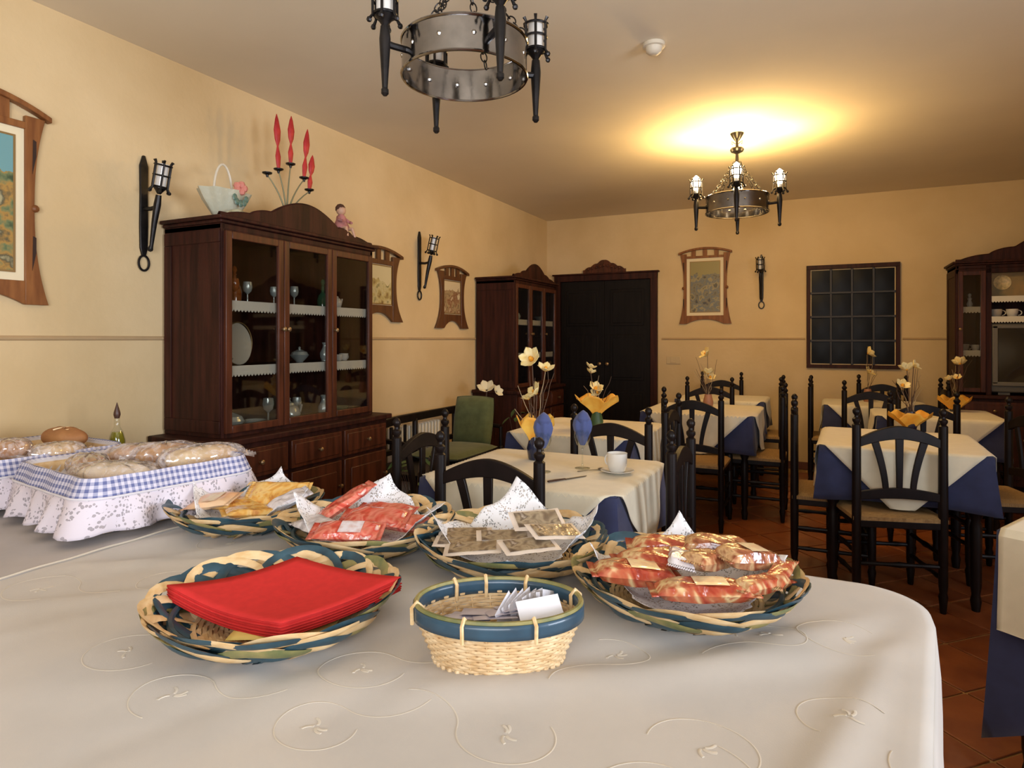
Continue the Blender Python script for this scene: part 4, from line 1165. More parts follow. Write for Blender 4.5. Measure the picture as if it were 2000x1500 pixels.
make_flowers('cream flowers with leaning twigs and orange paper on the front right-hand table', (3.42, -2.50, ZC),
    [(-0.02, 0.36, 0, 0.042), (0.02, 0.38, 0, 0.035), (-0.05, 0.26, 0, 0.04)], True, 9, wrap_h=0.11, seed=9, wrap_r=0.11)
make_flowers('yellow flower over a bulging orange paper wrap before the television cabinet', (3.84, -1.22, ZC),
    [(0.04, 0.36, 0, 0.048), (0.02, 0.25, 0, 0.03), (-0.03, 0.24, 0.01, 0.03)], True, 6, wrap_h=0.12, seed=11, wrap_r=0.105)
# ------------------------------------------------------------------ place setting on the nearest dining table
CZ = math.cos(rad(25.9)); SZ = math.sin(rad(25.9))
def goblet_set(loc, lb_g, lb_n):
    t = thing('wine_glass', lb_g, 'glass', loc)
    obj('foot', G().lathe([(0.032, 0), (0.032, 0.002), (0.006, 0.006), (0.004, 0.02)], 20), GLASS, t)
    obj('stem', G().lathe([(0.004, 0.02), (0.0035, 0.075), (0.006, 0.085)], 10), GLASS, t)
    obj('bowl', G().lathe([(0.004, 0.084), (0.024, 0.10), (0.034, 0.13), (0.033, 0.165), (0.0315, 0.165), (0.0325, 0.13), (0.022, 0.102), (0.001, 0.090)], 20, cap=False), GLASS, t)
    n = thing('folded_napkin', lb_n, 'napkin', (loc[0], loc[1], loc[2] + 0.094))
    def nf(u, v):
        a = 2 * pi * u
        r = [0.010, 0.020, 0.027, 0.036, 0.040, 0.036, 0.024, 0.003][min(7, int(v * 7 + 0.5))]
        r *= 1 + 0.10 * cos(a * 6)
        return (r * cos(a), r * sin(a) * 0.8, 0.004 + 0.145 * v)
    obj('fan', G().grid(nf, 36, 7, closeu=True), mat('blue_folded_napkin', (0.065, 0.09, 0.24), 0.85, sheen=0.2), n)
    obj('fold_tip', G().lathe([(0.022, 0.10), (0.030, 0.118), (0.018, 0.140), (0.002, 0.152)], 14, c=(0.006, -0.006, 0)), mat('blue_folded_napkin', ()), n)
goblet_set((1.915, -4.60, ZC), 'stemmed wine glass holding a blue napkin, left one on the nearest table', 'blue napkin folded upright in the left wine glass')
goblet_set((2.035, -4.46, ZC), 'stemmed wine glass holding a blue napkin, right one nearer the cup', 'blue napkin folded upright in the right wine glass')
sp = thing('saucer', 'white saucer under the coffee cup on the nearest dining table', 'saucer', (2.195, -4.49, ZC))
obj('dish', G().lathe([(0.030, 0), (0.034, 0.003), (0.068, 0.013), (0.066, 0.015), (0.032, 0.006), (0.001, 0.005)], 28, cap=False), PORC, sp)
cu = thing('coffee_cup', 'large white coffee cup on a saucer, right side of the nearest dining table', 'cup', (2.195, -4.49, ZC + 0.0065), rad(160))
obj('bowl', G().lathe([(0.028, 0), (0.033, 0.004), (0.040, 0.03), (0.041, 0.076), (0.0385, 0.076), (0.037, 0.03), (0.028, 0.01), (0.001, 0.008)], 26, cap=False), PORC, cu)
obj('handle', G().tube([(0.039 + 0.022 * sin(t), 0, 0.042 + 0.022 * cos(t)) for t in [pi * k / 9 for k in range(10)]], 0.004, 7), PORC, cu)
kn = thing('table_knife', 'steel knife with dark handle lying on the nearest dining table', 'knife', (2.05, -4.70, ZC), rad(62))
obj('blade', G().prism([(0.0, -0.007), (0.10, -0.006), (0.115, 0.002), (0.0, 0.006)], 0.001, 0.003, 'xy'), STEEL, kn)
obj('grip', G().tube([(0.0, 0, 0.004), (-0.05, 0, 0.005), (-0.085, 0, 0.005)], [0.005, 0.007, 0.006], 8, flat=0.6), mat('dark_handle', (0.06, 0.03, 0.02), 0.4), kn)
so = thing('tea_spoon', 'small steel spoon lying between wine glass and cup', 'spoon', (2.08, -4.50, ZC), rad(48))
obj('handle', G().tube([(-0.055, 0, 0.003), (0.0, 0, 0.004), (0.045, 0, 0.003)], [0.004, 0.0022, 0.003], 7, flat=0.5), STEEL, so)
obj('bowl', G().ball((0.062, 0, 0.005), 0.019, 12, (1.15, 0.75, 0.25)), STEEL, so)
# napkin lying on the straw seat of the front right chair
# ------------------------------------------------------------------ bench with green cushions, radiator, plants
bn = thing('wooden_bench', 'dark wooden bench with curved back rail along the left wall, green cushions on it', 'bench', (0.12, -3.55, 0))
def bp_(x0, x1, y0, y1, z0, z1, nm, b=0.004): return obj(nm, G().span(x0, x1, y0, y1, z0, z1), CHAIR, bn, bevel=b)
ys = [0.02 + 1.24 * k / 24 for k in range(25)]
obj('top_rail', G().strip([(y, 0.630 + 0.045 * sin(min(1, (y) / 0.45) * pi / 2)) for y in ys], [(y, 0.690 + 0.045 * sin(min(1, (y) / 0.45) * pi / 2)) for y in ys], 0.0, 0.035, 'yz'), CHAIR, bn, bevel=0.006)
bp_(0.0, 0.03, 0.04, 1.24, 0.46, 0.50, 'lower_rail')
for k in (0, 1, 2):
    y = 0.04 + k * 0.58
    obj('back_post', G().lathe(post_profile(0.70, False), 10, (0.017, y, 0)), CHAIR, bn)
    obj('front_leg', G().lathe(post_profile(0.43, False), 10, (0.46, y, 0)), CHAIR, bn)
for k in range(5):
    y = 0.15 + k * 0.085
    obj('back_slat', G().span(0.008, 0.024, y - 0.012, y + 0.012, 0.49, 0.66), CHAIR, bn, bevel=0.003)
bp_(0.0, 0.49, 0.02, 1.26, 0.36, 0.405, 'seat_board')
for s in (0.06, 1.20): obj('arm_rest', G().tube([(0.02, s, 0.62), (0.25, s, 0.60), (0.46, s, 0.585)], 0.018, 8), CHAIR, bn); 
for s in (0.06, 1.20): obj('arm_post', G().rod((0.46, s, 0.40), (0.46, s, 0.585), 0.016), CHAIR, bn)
def pillow(name, label, cat, loc, rx, rz, sx, sy, sz, m, parent=None, group=None):
    def top(s):
        def f(u, v):
            a, b = u * 2 - 1, v * 2 - 1
            e = (max(0, 1 - abs(a) ** 4) * max(0, 1 - abs(b) ** 4)) ** 0.45
            k = 1 - 0.06 * (a * a * b * b)
            return (a * sx / 2 * k, b * sy / 2 * k, s * sz / 2 * e)
        return f
    g = G().grid(top(1), 16, 16).grid(lambda u, v: top(-1)(1 - u, v), 16, 16)
    t = thing(name, label, cat, loc, 0, group)
    o = obj('cover', g, m, t); o.rotation_euler = (rx, 0, rz)
    pts = []
    for k in range(48):
        q = k / 48 * 4; s_ = int(q); f_ = (q - s_) * 2 - 1
        a, b = [(f_, -1), (1, f_), (-f_, 1), (-1, -f_)][s_]
        kk = 1 - 0.06 * (a * a * b * b)
        pts.append((a * sx / 2 * kk, b * sy / 2 * kk, 0))
    p = obj('piping', G().tube(pts, 0.004, 6, closed=True), m, t); p.rotation_euler = (rx, 0, rz)
    return t
pillow('seat_cushion', 'flat green seat cushion on the bench', 'cushion', (0.40, -2.78, 0.44), 0, 0, 0.44, 0.66, 0.07, GREENC)
pillow('back_cushion', 'upright green cushion standing at the far end of the bench', 'cushion', (0.36, -2.42, 0.625), rad(80), 0, 0.36, 0.41, 0.13, GREENC)
fl = thing('fabric_flower', 'cream fabric bow and flower behind the upright green cushion', 'flowers', (0.36, -2.24, 0.63))
g, gc = G(), G(); blossom(g, gc, (0.03, 0, 0.235), 0.075, 0.3, 0.6); obj('petals', g, mat('cream_fabric', (0.72, 0.68, 0.50), 0.8), fl, solid=0.002)
g, gc = G(), G(); blossom(g, gc, (0.12, 0, 0.225), 0.05, 1.3, 1.1); obj('petals', g, mat('cream_fabric', ()), fl, solid=0.002)
obj('stalk', G().tube([(0, 0, 0.0), (0.02, 0, 0.12), (0.03, 0, 0.23)], 0.006, 6), TWIG, fl)
def leafy(label, loc, n, r, h, seed, m=LEAF):
    random.seed(seed)
    t = thing('potted_plant', label, 'plant', loc)
    obj('pot', G().lathe([(0.05, 0), (0.075, 0.10), (0.082, 0.11), (0.070, 0.11), (0.065, 0.10)], 16), mat('dark_pot', (0.03, 0.02, 0.015), 0.5), t)
    for k in range(n):
        a = random.uniform(0, 2 * pi); rr = r * random.uniform(0.2, 1); z = random.uniform(0.3, 1) * h + 0.08
        L = random.uniform(0.05, 0.085); ti = random.uniform(-0.3, 0.9)
        g = G(); g.M = Matrix.Translation((rr * cos(a), rr * sin(a), z)) @ Matrix.Rotation(a, 4, 'Z') @ Matrix.Rotation(ti, 4, 'Y')
        g.grid(lambda u, v: (L * v, (u - 0.5) * 0.045 * sin(pi * min(1, v * 0.92 + 0.06)), -0.012 * v * v + 0.006 * abs(u - 0.5) * 2), 2, 5)
        lf = obj('leaf', g, m, t)
        obj('stem', G().tube([(0, 0, 0.09), (rr * 0.5 * cos(a), rr * 0.5 * sin(a), z * 0.7), (rr * cos(a), rr * sin(a), z)], 0.002, 4), TWIG, t)
leafy('dark green leafy plant at the near end of the bench by the cabinet', (0.64, -3.66, 0.0), 26, 0.13, 0.52, 3)
kids_p = [o for o in COL.objects if o.name.startswith('potted_plant')]
leafy('small plant with pale flowers beside the upright green cushion', (0.66, -2.18, 0.0), 14, 0.10, 0.66, 5)
rd = thing('radiator', 'white ribbed radiator on the left wall behind the bench', 'radiator', (0.035, -3.12, 0.10))
for k in range(14):
    obj('radiator_fin', G().span(-0.02, 0.055, k * 0.046, k * 0.046 + 0.030, 0.0, 0.535), RADW, rd, bevel=0.008)
obj('radiator_pipe', G().rod((0.015, -0.03, 0.05), (0.015, 0.66, 0.05), 0.012), RADW, rd)

# ------------------------------------------------------------------ buffet tables
def plain_table(label, x0, x1, y0, y1):
    cx, cy = (x0 + x1) / 2, (y0 + y1) / 2
    t = thing('buffet_table', label, 'table', (cx, cy, 0))
    hx, hy = (x1 - x0) / 2 - 0.02, (y1 - y0) / 2 - 0.02
    obj('tabletop', G().span(-hx, hx, -hy, hy, 0.71, 0.738), WOOD, t, bevel=0.004)
    for a in (-1, 1):
        for b in (-1, 1): obj('leg', G().span(a * (hx - 0.14) - 0.03, a * (hx - 0.14) + 0.03, b * (hy - 0.14) - 0.03, b * (hy - 0.14) + 0.03, 0, 0.71), WOOD, t, bevel=0.004)
BX0, BX1, BY0, BY1 = 1.24, 3.150, -6.72, -5.365
plain_table('long buffet table under the ecru embroidered cloth', BX0 + 0.02, BX1 - 0.16, BY0 + 0.05, BY1 - 0.05)
plain_table('side table under the pale grey cloth carrying the bread baskets', 0.03, 1.20, -6.70, -5.30)
def height(x, y):
    """gentle creases in the ecru cloth, running across the table"""
    z = 0.0
    for (px, py, ang, w, h, ln) in CREASE:
        dx, dy = x - px, y - py
        a = dx * cos(ang) + dy * sin(ang); b = -dx * sin(ang) + dy * cos(ang)
        z += 2.5 * h * math.exp(-(b / w) ** 2) * math.exp(-(a / ln) ** 2)
    return z
random.seed(21)
CREASE = [(2.75, -5.93, 0.62, 0.035, 0.0035, 0.5), (2.9, -5.75, 0.9, 0.045, 0.004, 0.3), (1.5, -5.98, 0.55, 0.03, 0.0035, 0.4), (1.6, -6.15, 0.75, 0.03, 0.003, 0.4),
          (2.3, -6.2, 0.45, 0.05, 0.003, 0.5), (2.95, -6.1, 1.3, 0.03, 0.004, 0.4), (1.4, -5.7, 1.1, 0.035, 0.004, 0.35), (2.55, -5.8, 0.2, 0.04, 0.002, 0.3)]
for _ in range(10):
    CREASE.append((random.uniform(1.3, 3.05), random.uniform(-6.3, -5.4), random.uniform(0.2, 1.3), random.uniform(0.02, 0.05), random.uniform(-0.0018, 0.002), random.uniform(0.15, 0.5)))
def cloth_mesh(x0, x1, y0, y1, rad_c, z, drop, hfun, left_open=False, taper=0.0):
    """top sheet and falling skirt of a cloth with rounded corners"""
    g = G()
    NX, NY = 110, 64
    cx, cy = (x0 + x1) / 2, (y0 + y1) / 2; hx, hy = (x1 - x0) / 2, (y1 - y0) / 2
    def sq(a, b):
        x, y = a * hx, b * hy
        # pull the corners in to a rounded outline
        ex, ey = abs(x) - (hx - rad_c), abs(y) - (hy - rad_c)
        if ex > 0 and ey > 0:
            m = max(ex, ey); l = math.hypot(ex, ey)
            f_ = m / l
            x = math.copysign(hx - rad_c + ex * f_, x); y = math.copysign(hy - rad_c + ey * f_, y)
        return x, y
    def tp(X, Y):
        return X - taper * max(0, -5.56 - Y) * max(0, min(1, (X - 2.6) / 0.5))
    def top(u, v):
        x, y = sq(u * 2 - 1, v * 2 - 1)
        e = max(abs(u * 2 - 1), abs(v * 2 - 1))
        return (tp(cx + x, cy + y), cy + y, z + hfun(tp(cx + x, cy + y), cy + y) * min(1, (1 - e) * 12) - 0.004 * max(0, (e - 0.97) / 0.03) ** 2)
    g.grid(top, NX, NY, uvs=(x1 - x0, y1 - y0))
    ring = []
    for i in range(NX): ring.append((i / NX * 2 - 1, -1))
    for i in range(NY): ring.append((1, i / NY * 2 - 1))
    for i in range(NX): ring.append((1 - i / NX * 2, 1))
    for i in range(NY): ring.append((-1, 1 - i / NY * 2))
    N = len(ring)
    def sk(u, v):
        k = int(round(u * N)) % N
        x, y = sq(*ring[k])
        ex, ey = abs(x) - (hx - rad_c), abs(y) - (hy - rad_c)
        nx = math.copysign(max(ex, 0), x); ny = math.copysign(max(ey, 0), y); l = math.hypot(nx, ny)
        if l < 1e-6: nx, ny = (math.copysign(1, x), 0) if abs(x) / hx > abs(y) / hy else (0, math.copysign(1, y)); l = 1
        nx /= l; ny /= l
        if left_open and x < -hx + 0.02:
            return (cx + x, cy + y, z - 0.004 - 0.004 * v)
        a = math.atan2(y, x)
        off = 0.010 * min(1, v * 7) + (0.006 + 0.008 * sin(k * 0.22) + 0.004 * sin(k * 0.55 + 1)) * v
        return (tp(cx + x, cy + y) + nx * off, cy + y + ny * off, z - 0.004 - 0.010 * min(1, v * 8) - (drop - 0.014) * v)
    g.grid(sk, N, 16, closeu=True, uvs=(5, 0.6))
    return g
bc = obj('buffet_cloth', cloth_mesh(BX0, BX1 - 0.010, BY0, BY1, 0.13, 0.7465, 0.62, height, left_open=True, taper=0.14), BUFC, solid=0.002)
tb = thing('embroidered_tablecloth', 'ecru tablecloth embroidered with loops and sprigs on the long buffet table', 'tablecloth', (0, 0, 0))
bc.parent = tb; bc.name = 'cloth'
# embroidery: loops, tendrils and small sprigs, raised on the cloth
def on_cloth(pts): return [(x, y, 0.7478 + height(x, y)) for x, y in pts if BX0 + 0.04 < x < BX1 - 0.12 and BY0 + 0.03 < y < BY1 - 0.05]
random.seed(5)
eg = []
def curve(pts, r=0.0012):
    p = on_cloth(pts)
    if len(p) > 3: obj('embroidered_line', G().tube(p, r, 5, flat=0.35, up=(0, 0, 1)), EMB, tb)
spots = [(2.80, -6.13), (2.98, -5.98), (2.55, -6.22), (2.62, -5.93), (2.30, -6.32), (2.26, -6.17), (2.05, -6.36), (1.85, -6.30), (1.62, -6.05), (1.50, -5.80), (2.86, -5.75), (2.98, -5.70), (2.42, -5.86), (1.75, -5.90), (2.70, -6.32), (2.95, -6.25), (1.40, -6.2), (1.42, -5.6)]
for (x, y) in spots:
    r0 = random.uniform(0.055, 0.085); a0 = random.uniform(0, 6); sw_ = random.uniform(3.6, 5.4)
    curve([(x + r0 * cos(a0 + sw_ * k / 40), y + r0 * 0.85 * sin(a0 + sw_ * k / 40)) for k in range(41)])
    tx, ty = x + r0 * cos(a0), y + r0 * sin(a0) * 0.85
    d = a0 - pi / 2
    curve([(tx + 0.12 * k / 24 * cos(d + 0.9 * k / 24), ty + 0.12 * k / 24 * sin(d + 0.9 * k / 24)) for k in range(25)])
    for q in range(4):
        b = random.uniform(0, 6)
        curve([(x + 0.004 * cos(b) + 0.017 * k / 8 * cos(b + 0.08 * k), y + 0.004 * sin(b) + 0.017 * k / 8 * sin(b + 0.08 * k)) for k in range(9)], 0.0024)
gc_ = thing('grey_tablecloth', 'pale grey cloth on the side table under the bread baskets', 'tablecloth', (0, 0, 0))
CREASE2 = [(0.9, -6.0, 0.9, 0.03, 0.003, 0.3)]
obj('cloth', cloth_mesh(0.045, 1.262, -6.71, -5.30, 0.05, 0.7500, 0.55, lambda x, y: 0.0), BUFC2, gc_, solid=0.002)
obj('hem', G().tube([(1.262, -6.66 + 1.32 * k / 40, 0.7520 + 0.001 * sin(k * 1.3)) for k in range(41)], 0.0028, 6), EMB, gc_)
# ------------------------------------------------------------------ bread baskets with gingham and lace
def rrect(hx, hy, r, n=9):
    pts = []
    for (sx, sy, a0) in ((1, -1, -pi / 2), (1, 1, 0), (-1, 1, pi / 2), (-1, -1, pi)):
        for k in range(n):
            a = a0 + pi / 2 * k / (n - 1)
            pts.append((sx * (hx - r) + r * cos(a), sy * (hy - r) + r * sin(a), cos(a), sin(a)))
    # densify the straight sides
    out = []
    for i, p in enumerate(pts):
        q = pts[(i + 1) % len(pts)]
        L = math.hypot(q[0] - p[0], q[1] - p[1]); m = max(1, int(L / 0.012))
        for j in range(m):
            t = j / m
            out.append((p[0] + (q[0] - p[0]) * t, p[1] + (q[1] - p[1]) * t, p[2] + (q[2] - p[2]) * t, p[3] + (q[3] - p[3]) * t))
    return out
def bread_basket(label, loc, deg, hx, hy, H=0.165):
    t = thing('bread_basket', label, 'basket', loc, rad(deg))
    P = rrect(hx, hy, 0.06); N = len(P); per = 2 * (hx + hy) * 2
    def ring(offs):
        def f(u, v):
            k = int(round(u * N)) % N; x, y, nx, ny = P[k]
            o, z = offs(v, k)
            return (x + nx * o, y + ny * o, z)
        return f
    obj('inner_wall', G().grid(ring(lambda v, k: (-0.004 - 0.035 * v, H - 0.11 * v)), N, 4, closeu=True), LINER, t, solid=0.002)
    obj('floor', G().prism([(p[0] * 0.9, p[1] * 0.9) for p in P], H - 0.115, H - 0.105, 'xy'), WICKER, t)
    obj('basket_body', G().grid(ring(lambda v, k: (-0.010 - 0.04 * v + 0.002 * ((k + int(v * 10)) % 2), H - 0.012 - (H - 0.014) * v)), N, 10, closeu=True), WICKER, t, solid=0.003)
    def band(v, k):
        if v < 0.25: return (-0.006 + 0.012 * v / 0.25, H - 0.004 + 0.006 * sin(v / 0.25 * pi / 2))
        q = (v - 0.25) / 0.75
        return (0.006 + 0.022 * q + 0.003 * sin(k * 0.5), H + 0.002 - 0.050 * q)
    obj('gingham_band', G().grid(ring(band), N, 8, closeu=True, uvs=(per, 0.066)), GINGHAM, t, solid=0.002)
    obj('seam_cord', G().tube([(P[k][0] + P[k][2] * 0.030, P[k][1] + P[k][3] * 0.030, H - 0.049) for k in range(N)], 0.0035, 6, closed=True), LINER, t)
    def ruff(v, k):
        w = sin(k * 0.62) + 0.5 * sin(k * 0.27 + 1)
        return (0.030 + 0.020 * v + 0.021 * w * v ** 0.8, H - 0.050 - 0.088 * v - 0.006 * abs(sin(k * 0.5)) * v)
    obj('lace_ruffle', G().grid(ring(ruff), N, 10, closeu=True, uvs=(per * 1.5, 0.10)), LACEB, t, solid=0.0012)
    return t
TZ = 0.7525
bread_basket('large bread basket with blue gingham border and lace ruffle, right one', (0.975, -5.70, TZ), -9, 0.245, 0.235)
bread_basket('bread basket with gingham rim behind, cut off at the left picture edge', (0.415, -5.76, TZ), -4, 0.235, 0.24)
def loaf(name, label, loc, sx, sy, sz, rz, m, film=False, seed=0, group=None):
    random.seed(seed)
    t = thing(name, label, 'bread', loc, rz, group)
    def f(u, v):
        a = 2 * pi * u; b = -pi / 2 + pi * v
        r = cos(b) ** 0.75 if cos(b) > 0 else 0
        return (sx * r * cos(a) * (1 + 0.05 * sin(3 * a + seed)), sy * r * sin(a) * (1 + 0.05 * cos(2 * a)), sz * (0.85 * sin(b) + 0.75) * (1 + 0.05 * sin(5 * a)))
    obj('loaf', G().grid(f, 26, 14, closeu=True), m, t)
    if film:
        def ff(u, v):
            a = 2 * pi * u; b = -pi / 2 + pi * v
            r = max(0, cos(b)) ** 0.6; w = 0.06 * sin(7 * a + 3 * v) + 0.05 * sin(13 * a)
            return (sx * 1.18 * r * cos(a) * (1 + w), sy * 1.12 * r * sin(a) * (1 + w), sz * (0.92 * sin(b) * (1 + 0.5 * w) + 0.86))
        obj('wrapping_film', G().grid(ff, 60, 16, closeu=True), FILM, t)
        for s in (-1, 1):
            g = G().grid(lambda u, v, s=s: (s * (sx * 1.05 + 0.04 * v), (u - 0.5) * sy * (0.5 + 1.3 * v), sz * 0.7 + 0.010 * sin(u * 25) * v), 16, 4)
            obj('film_end', g, FILM, t)
    else:
        g = G()
        for k in (-1, 0, 1):
            g.tube([(k * sx * 0.35 + 0.15 * sx * (q / 6 - 0.5), (q / 6 - 0.5) * sy * 1.1, sz * (1.58 - 0.5 * (q / 6 - 0.5) ** 2 - 0.12 * abs(k))) for q in range(7)], 0.004, 5)
        obj('score_marks', g, BREADL, t)
    return t
bz = TZ + 0.078
loaf('bread_loaf', 'pale loaf wrapped in clear film at the right end of the gingham basket', (1.10, -5.56, bz + 0.04), 0.115, 0.055, 0.045, rad(70), BREADL, True, 1)
loaf('bread_loaf', 'white-dusted bread in clear film at the front corner of the gingham basket', (1.02, -5.80, bz + 0.035), 0.11, 0.06, 0.035, rad(20), mat('floured_bread', (0.90, 0.84, 0.70), 0.7, color2=(0.82, 0.68, 0.48), scale=8), True, 2)
loaf('bread_loaf', 'brown loaf in clear film in the middle of the gingham basket', (0.98, -5.60, bz + 0.05), 0.09, 0.05, 0.042, rad(55), BREAD, True, 3)
loaf('bread_loaf', 'ochre bread in clear film at the left of the gingham basket', (0.86, -5.78, bz + 0.04), 0.09, 0.05, 0.036, rad(-20), BREAD, True, 4)
loaf('bread_loaf', 'pinkish sliced loaf in film at the back of the gingham basket', (0.87, -5.62, bz + 0.04), 0.09, 0.05, 0.042, rad(40), mat('pinkish_bread', (0.66, 0.42, 0.26), 0.7, color2=(0.78, 0.56, 0.40), scale=9), True, 5)
loaf('bread_loaf', 'round brown loaf at the back of the left basket, nearest the wall', (0.44, -5.62, bz + 0.075), 0.10, 0.06, 0.042, rad(0), mat('dark_crust', (0.30, 0.12, 0.04), 0.7, color2=(0.42, 0.20, 0.07), scale=8, bump=0.4, bscale=26), False, 6)
loaf('bread_loaf', 'round golden loaf at the front of the left basket', (0.53, -5.84, bz + 0.075), 0.055, 0.05, 0.036, rad(30), BREAD, True, 7)
loaf('bread_loaf', 'pale bun in film in the middle of the left basket', (0.62, -5.74, bz + 0.055), 0.07, 0.05, 0.036, rad(80), BREADL, True, 8)
loaf('bread_loaf', 'pale bun at the left picture edge in the left basket', (0.36, -5.84, bz + 0.07), 0.07, 0.05, 0.036, rad(10), BREADL, True, 9)
# oil cruet behind
cr = thing('oil_cruet', 'slim glass cruet with green oil and pointed stopper behind the bread basket', 'bottle', (0.34, -5.36, TZ))
obj('body', G().lathe([(0.030, 0), (0.031, 0.005), (0.031, 0.13), (0.022, 0.165), (0.011, 0.185), (0.010, 0.225), (0.013, 0.23)], 18), GLASS, cr)
obj('oil', G().lathe([(0.028, 0.004), (0.028, 0.130), (0.022, 0.155), (0.018, 0.165)], 16), OIL, cr)
obj('stopper', G().lathe([(0.009, 0.22), (0.013, 0.235), (0.012, 0.245), (0.005, 0.27), (0.001, 0.285)], 12), mat('dark_stopper', (0.07, 0.03, 0.02), 0.4), cr)
tn = thing('crumpled_packet', 'small white and grey crumpled packet behind the basket, left of the cruet', 'packet', (0.30, -5.47, TZ), 0.4)
random.seed(4)
def crump(u, v):
    a = 2 * pi * u; b = -pi / 2 + pi * v; r = 0.05 * max(0, cos(b)) * (1 + 0.25 * sin(5 * a + 3 * v) + 0.15 * sin(9 * a))
    return (r * cos(a), r * sin(a), 0.075 * (sin(b) * 0.9 + 1) * (1 + 0.1 * sin(4 * a)))
obj('body', G().grid(crump, 24, 10, closeu=True), mat('white_packet', (0.62, 0.60, 0.58), 0.35, color2=(0.30, 0.31, 0.35), scale=20, coat=0.4), tn, angle=15)
obj('twist', G().lathe([(0.006, 0.135), (0.02, 0.16), (0.003, 0.17)], 7), mat('white_packet', ()), tn)

# ------------------------------------------------------------------ woven trays
def make_tray(label, loc, seed, R=0.235, H=0.076, ns=13, rz=0.0, cols=None):
    random.seed(seed)
    t = thing('woven_tray', label, 'tray', loc, rz)
    n = 72
    g = G()
    # coiled woven bottom
    rb = R * 0.64
    for k in range(1, 17):
        r = rb * k / 16
        g.tube([(r * cos(a), r * sin(a), 0.006 + 0.0022 * (1 if (i + k) % 2 else -1) + 0.016 * (k / 16) ** 4) for i, a in enumerate([2 * pi * j / 48 for j in range(48)])], rb / 32 * 1.15, 5, closed=True, flat=0.5)
    obj('woven_base', g, NATURAL, t, kind='stuff')
    # flat strips bent into overlapping loops that form the rim
    cols = cols or [TEAL, NATURAL, TEAL, NATURAL, OLIVE, TEAL, NATURAL]
    for layer, (ro, ri, z0, z1, sp, wd, sgn) in enumerate(((R, R * 0.55, 0.010, H, 1.4, 0.0090, 1), (R * 0.985, R * 0.60, 0.008, H * 0.93, 1.6, 0.0105, -1), (R * 0.90, R * 0.60, 0.010, H * 0.62, 1.3, 0.0125, 1), (R * 0.84, R * 0.58, 0.010, H * 0.48, 1.2, 0.0125, -1))):
        for k in range(ns):
            a0 = 2 * pi * (k + 0.37 * layer) / ns + random.uniform(-0.05, 0.05)
            pts = []
            m = 16
            hh = random.uniform(0.92, 1.10)
            for q in range(m + 1):
                s = q / m
                a = a0 + sgn * sp * (s - 0.5)
                b = sin(pi * s) ** 0.75
                r = ri + (ro - ri) * b
                z = z0 + (z1 - z0) * b ** 1.35 * hh + 0.004 * sin(s * pi * 3 + layer * 2)
                pts.append((r * cos(a), r * sin(a), z))
            gg = G().tube(pts, wd * random.uniform(0.85, 1.1), 6, flat=0.20, up=(-cos(a0) * 0.80, -sin(a0) * 0.80, 0.60))
            obj('strip', gg, cols[(k * 3 + layer) % len(cols)], t)
    g = G()
    g.tube([(R * 0.80 * cos(a), R * 0.80 * sin(a), H * 0.60) for a in [2 * pi * j / 64 for j in range(64)]], 0.006, 6, closed=True)
    obj('hoop', g, TEAL, t)
    return t
def doily(label, loc, deg, s, lift, seed, zc=0.0):
    """square lace paper with its corners turned up by the rim"""
    random.seed(seed)
    ph = [random.uniform(0, 6) for _ in range(4)]
    def f(u, v):
        a, b = u * 2 - 1, v * 2 - 1
        x, y = a * s, b * s
        r = math.hypot(x, y); z = 0.0
        e = max(0, r - s * 0.62)
        z = lift * (e / (s * 0.8)) ** 1.15 if e > 0 else 0
        z += 0.006 * sin(a * 5 + ph[0]) * e / s * 3 + 0.004 * sin(b * 7 + ph[1]) * e / s * 3
        cl = (1.15 if a > 0 and b > 0 else 0.85 if a < 0 < b else 0.42 if a < 0 and b < 0 else 0.95)
        cw = min(1, 3.5 * min(abs(a), abs(b))); z *= 0.5 + (cl - 0.5) * cw
        k = 1 - 0.22 * e / s * (1 if cl > 0.5 else 0.4)
        sc = 1 + 0.018 * (abs(sin(a * 20)) if abs(b) > 0.94 else 0)
        return (x * k * sc, y * k * sc, z)
    o = obj('lace_doily', G().grid(f, 40, 40, uvs=(2 * s, 2 * s)), LACE, loc=loc, rz=rad(deg), solid=0.0006)
    return tag(o, label, 'doily')
BZ = 0.7495
trays = [
 ('woven tray of teal and natural strips with orange biscuit packets, farthest left', (1.425, -5.665, BZ), 1, 0.215),
 ('woven tray with lace paper and red packets, second from left in the back row', (1.855, -5.655, BZ), 2, 0.232),
 ('woven tray with lace paper and flat brown-print sachets, middle of the back row', (2.262, -5.612, BZ), 3, 0.232),
 ('woven tray full of red wrapped pastries at the right end of the buffet', (2.690, -5.672, BZ), 4, 0.232),
 ('woven tray under the stack of red napkins, front left of the buffet', (2.018, -6.118, BZ), 5, 0.226)]
for (lb, loc, sd_, R_) in trays:
    make_tray(lb, loc, sd_, R_, rz=sd_ * 0.7)
doily('white lace paper under the orange biscuit packets', (1.425, -5.655, BZ + 0.030), 62, 0.155, 0.105, 1)
doily('white lace paper with raised corners under the red packets', (1.855, -5.645, BZ + 0.030), 66, 0.175, 0.115, 2)
doily('white lace paper with tall peaked corner under the brown-print sachets', (2.262, -5.602, BZ + 0.030), 68, 0.180, 0.125, 3)
doily('white lace paper under the red wrapped pastries', (2.690, -5.662, BZ + 0.030), 60, 0.168, 0.085, 4)

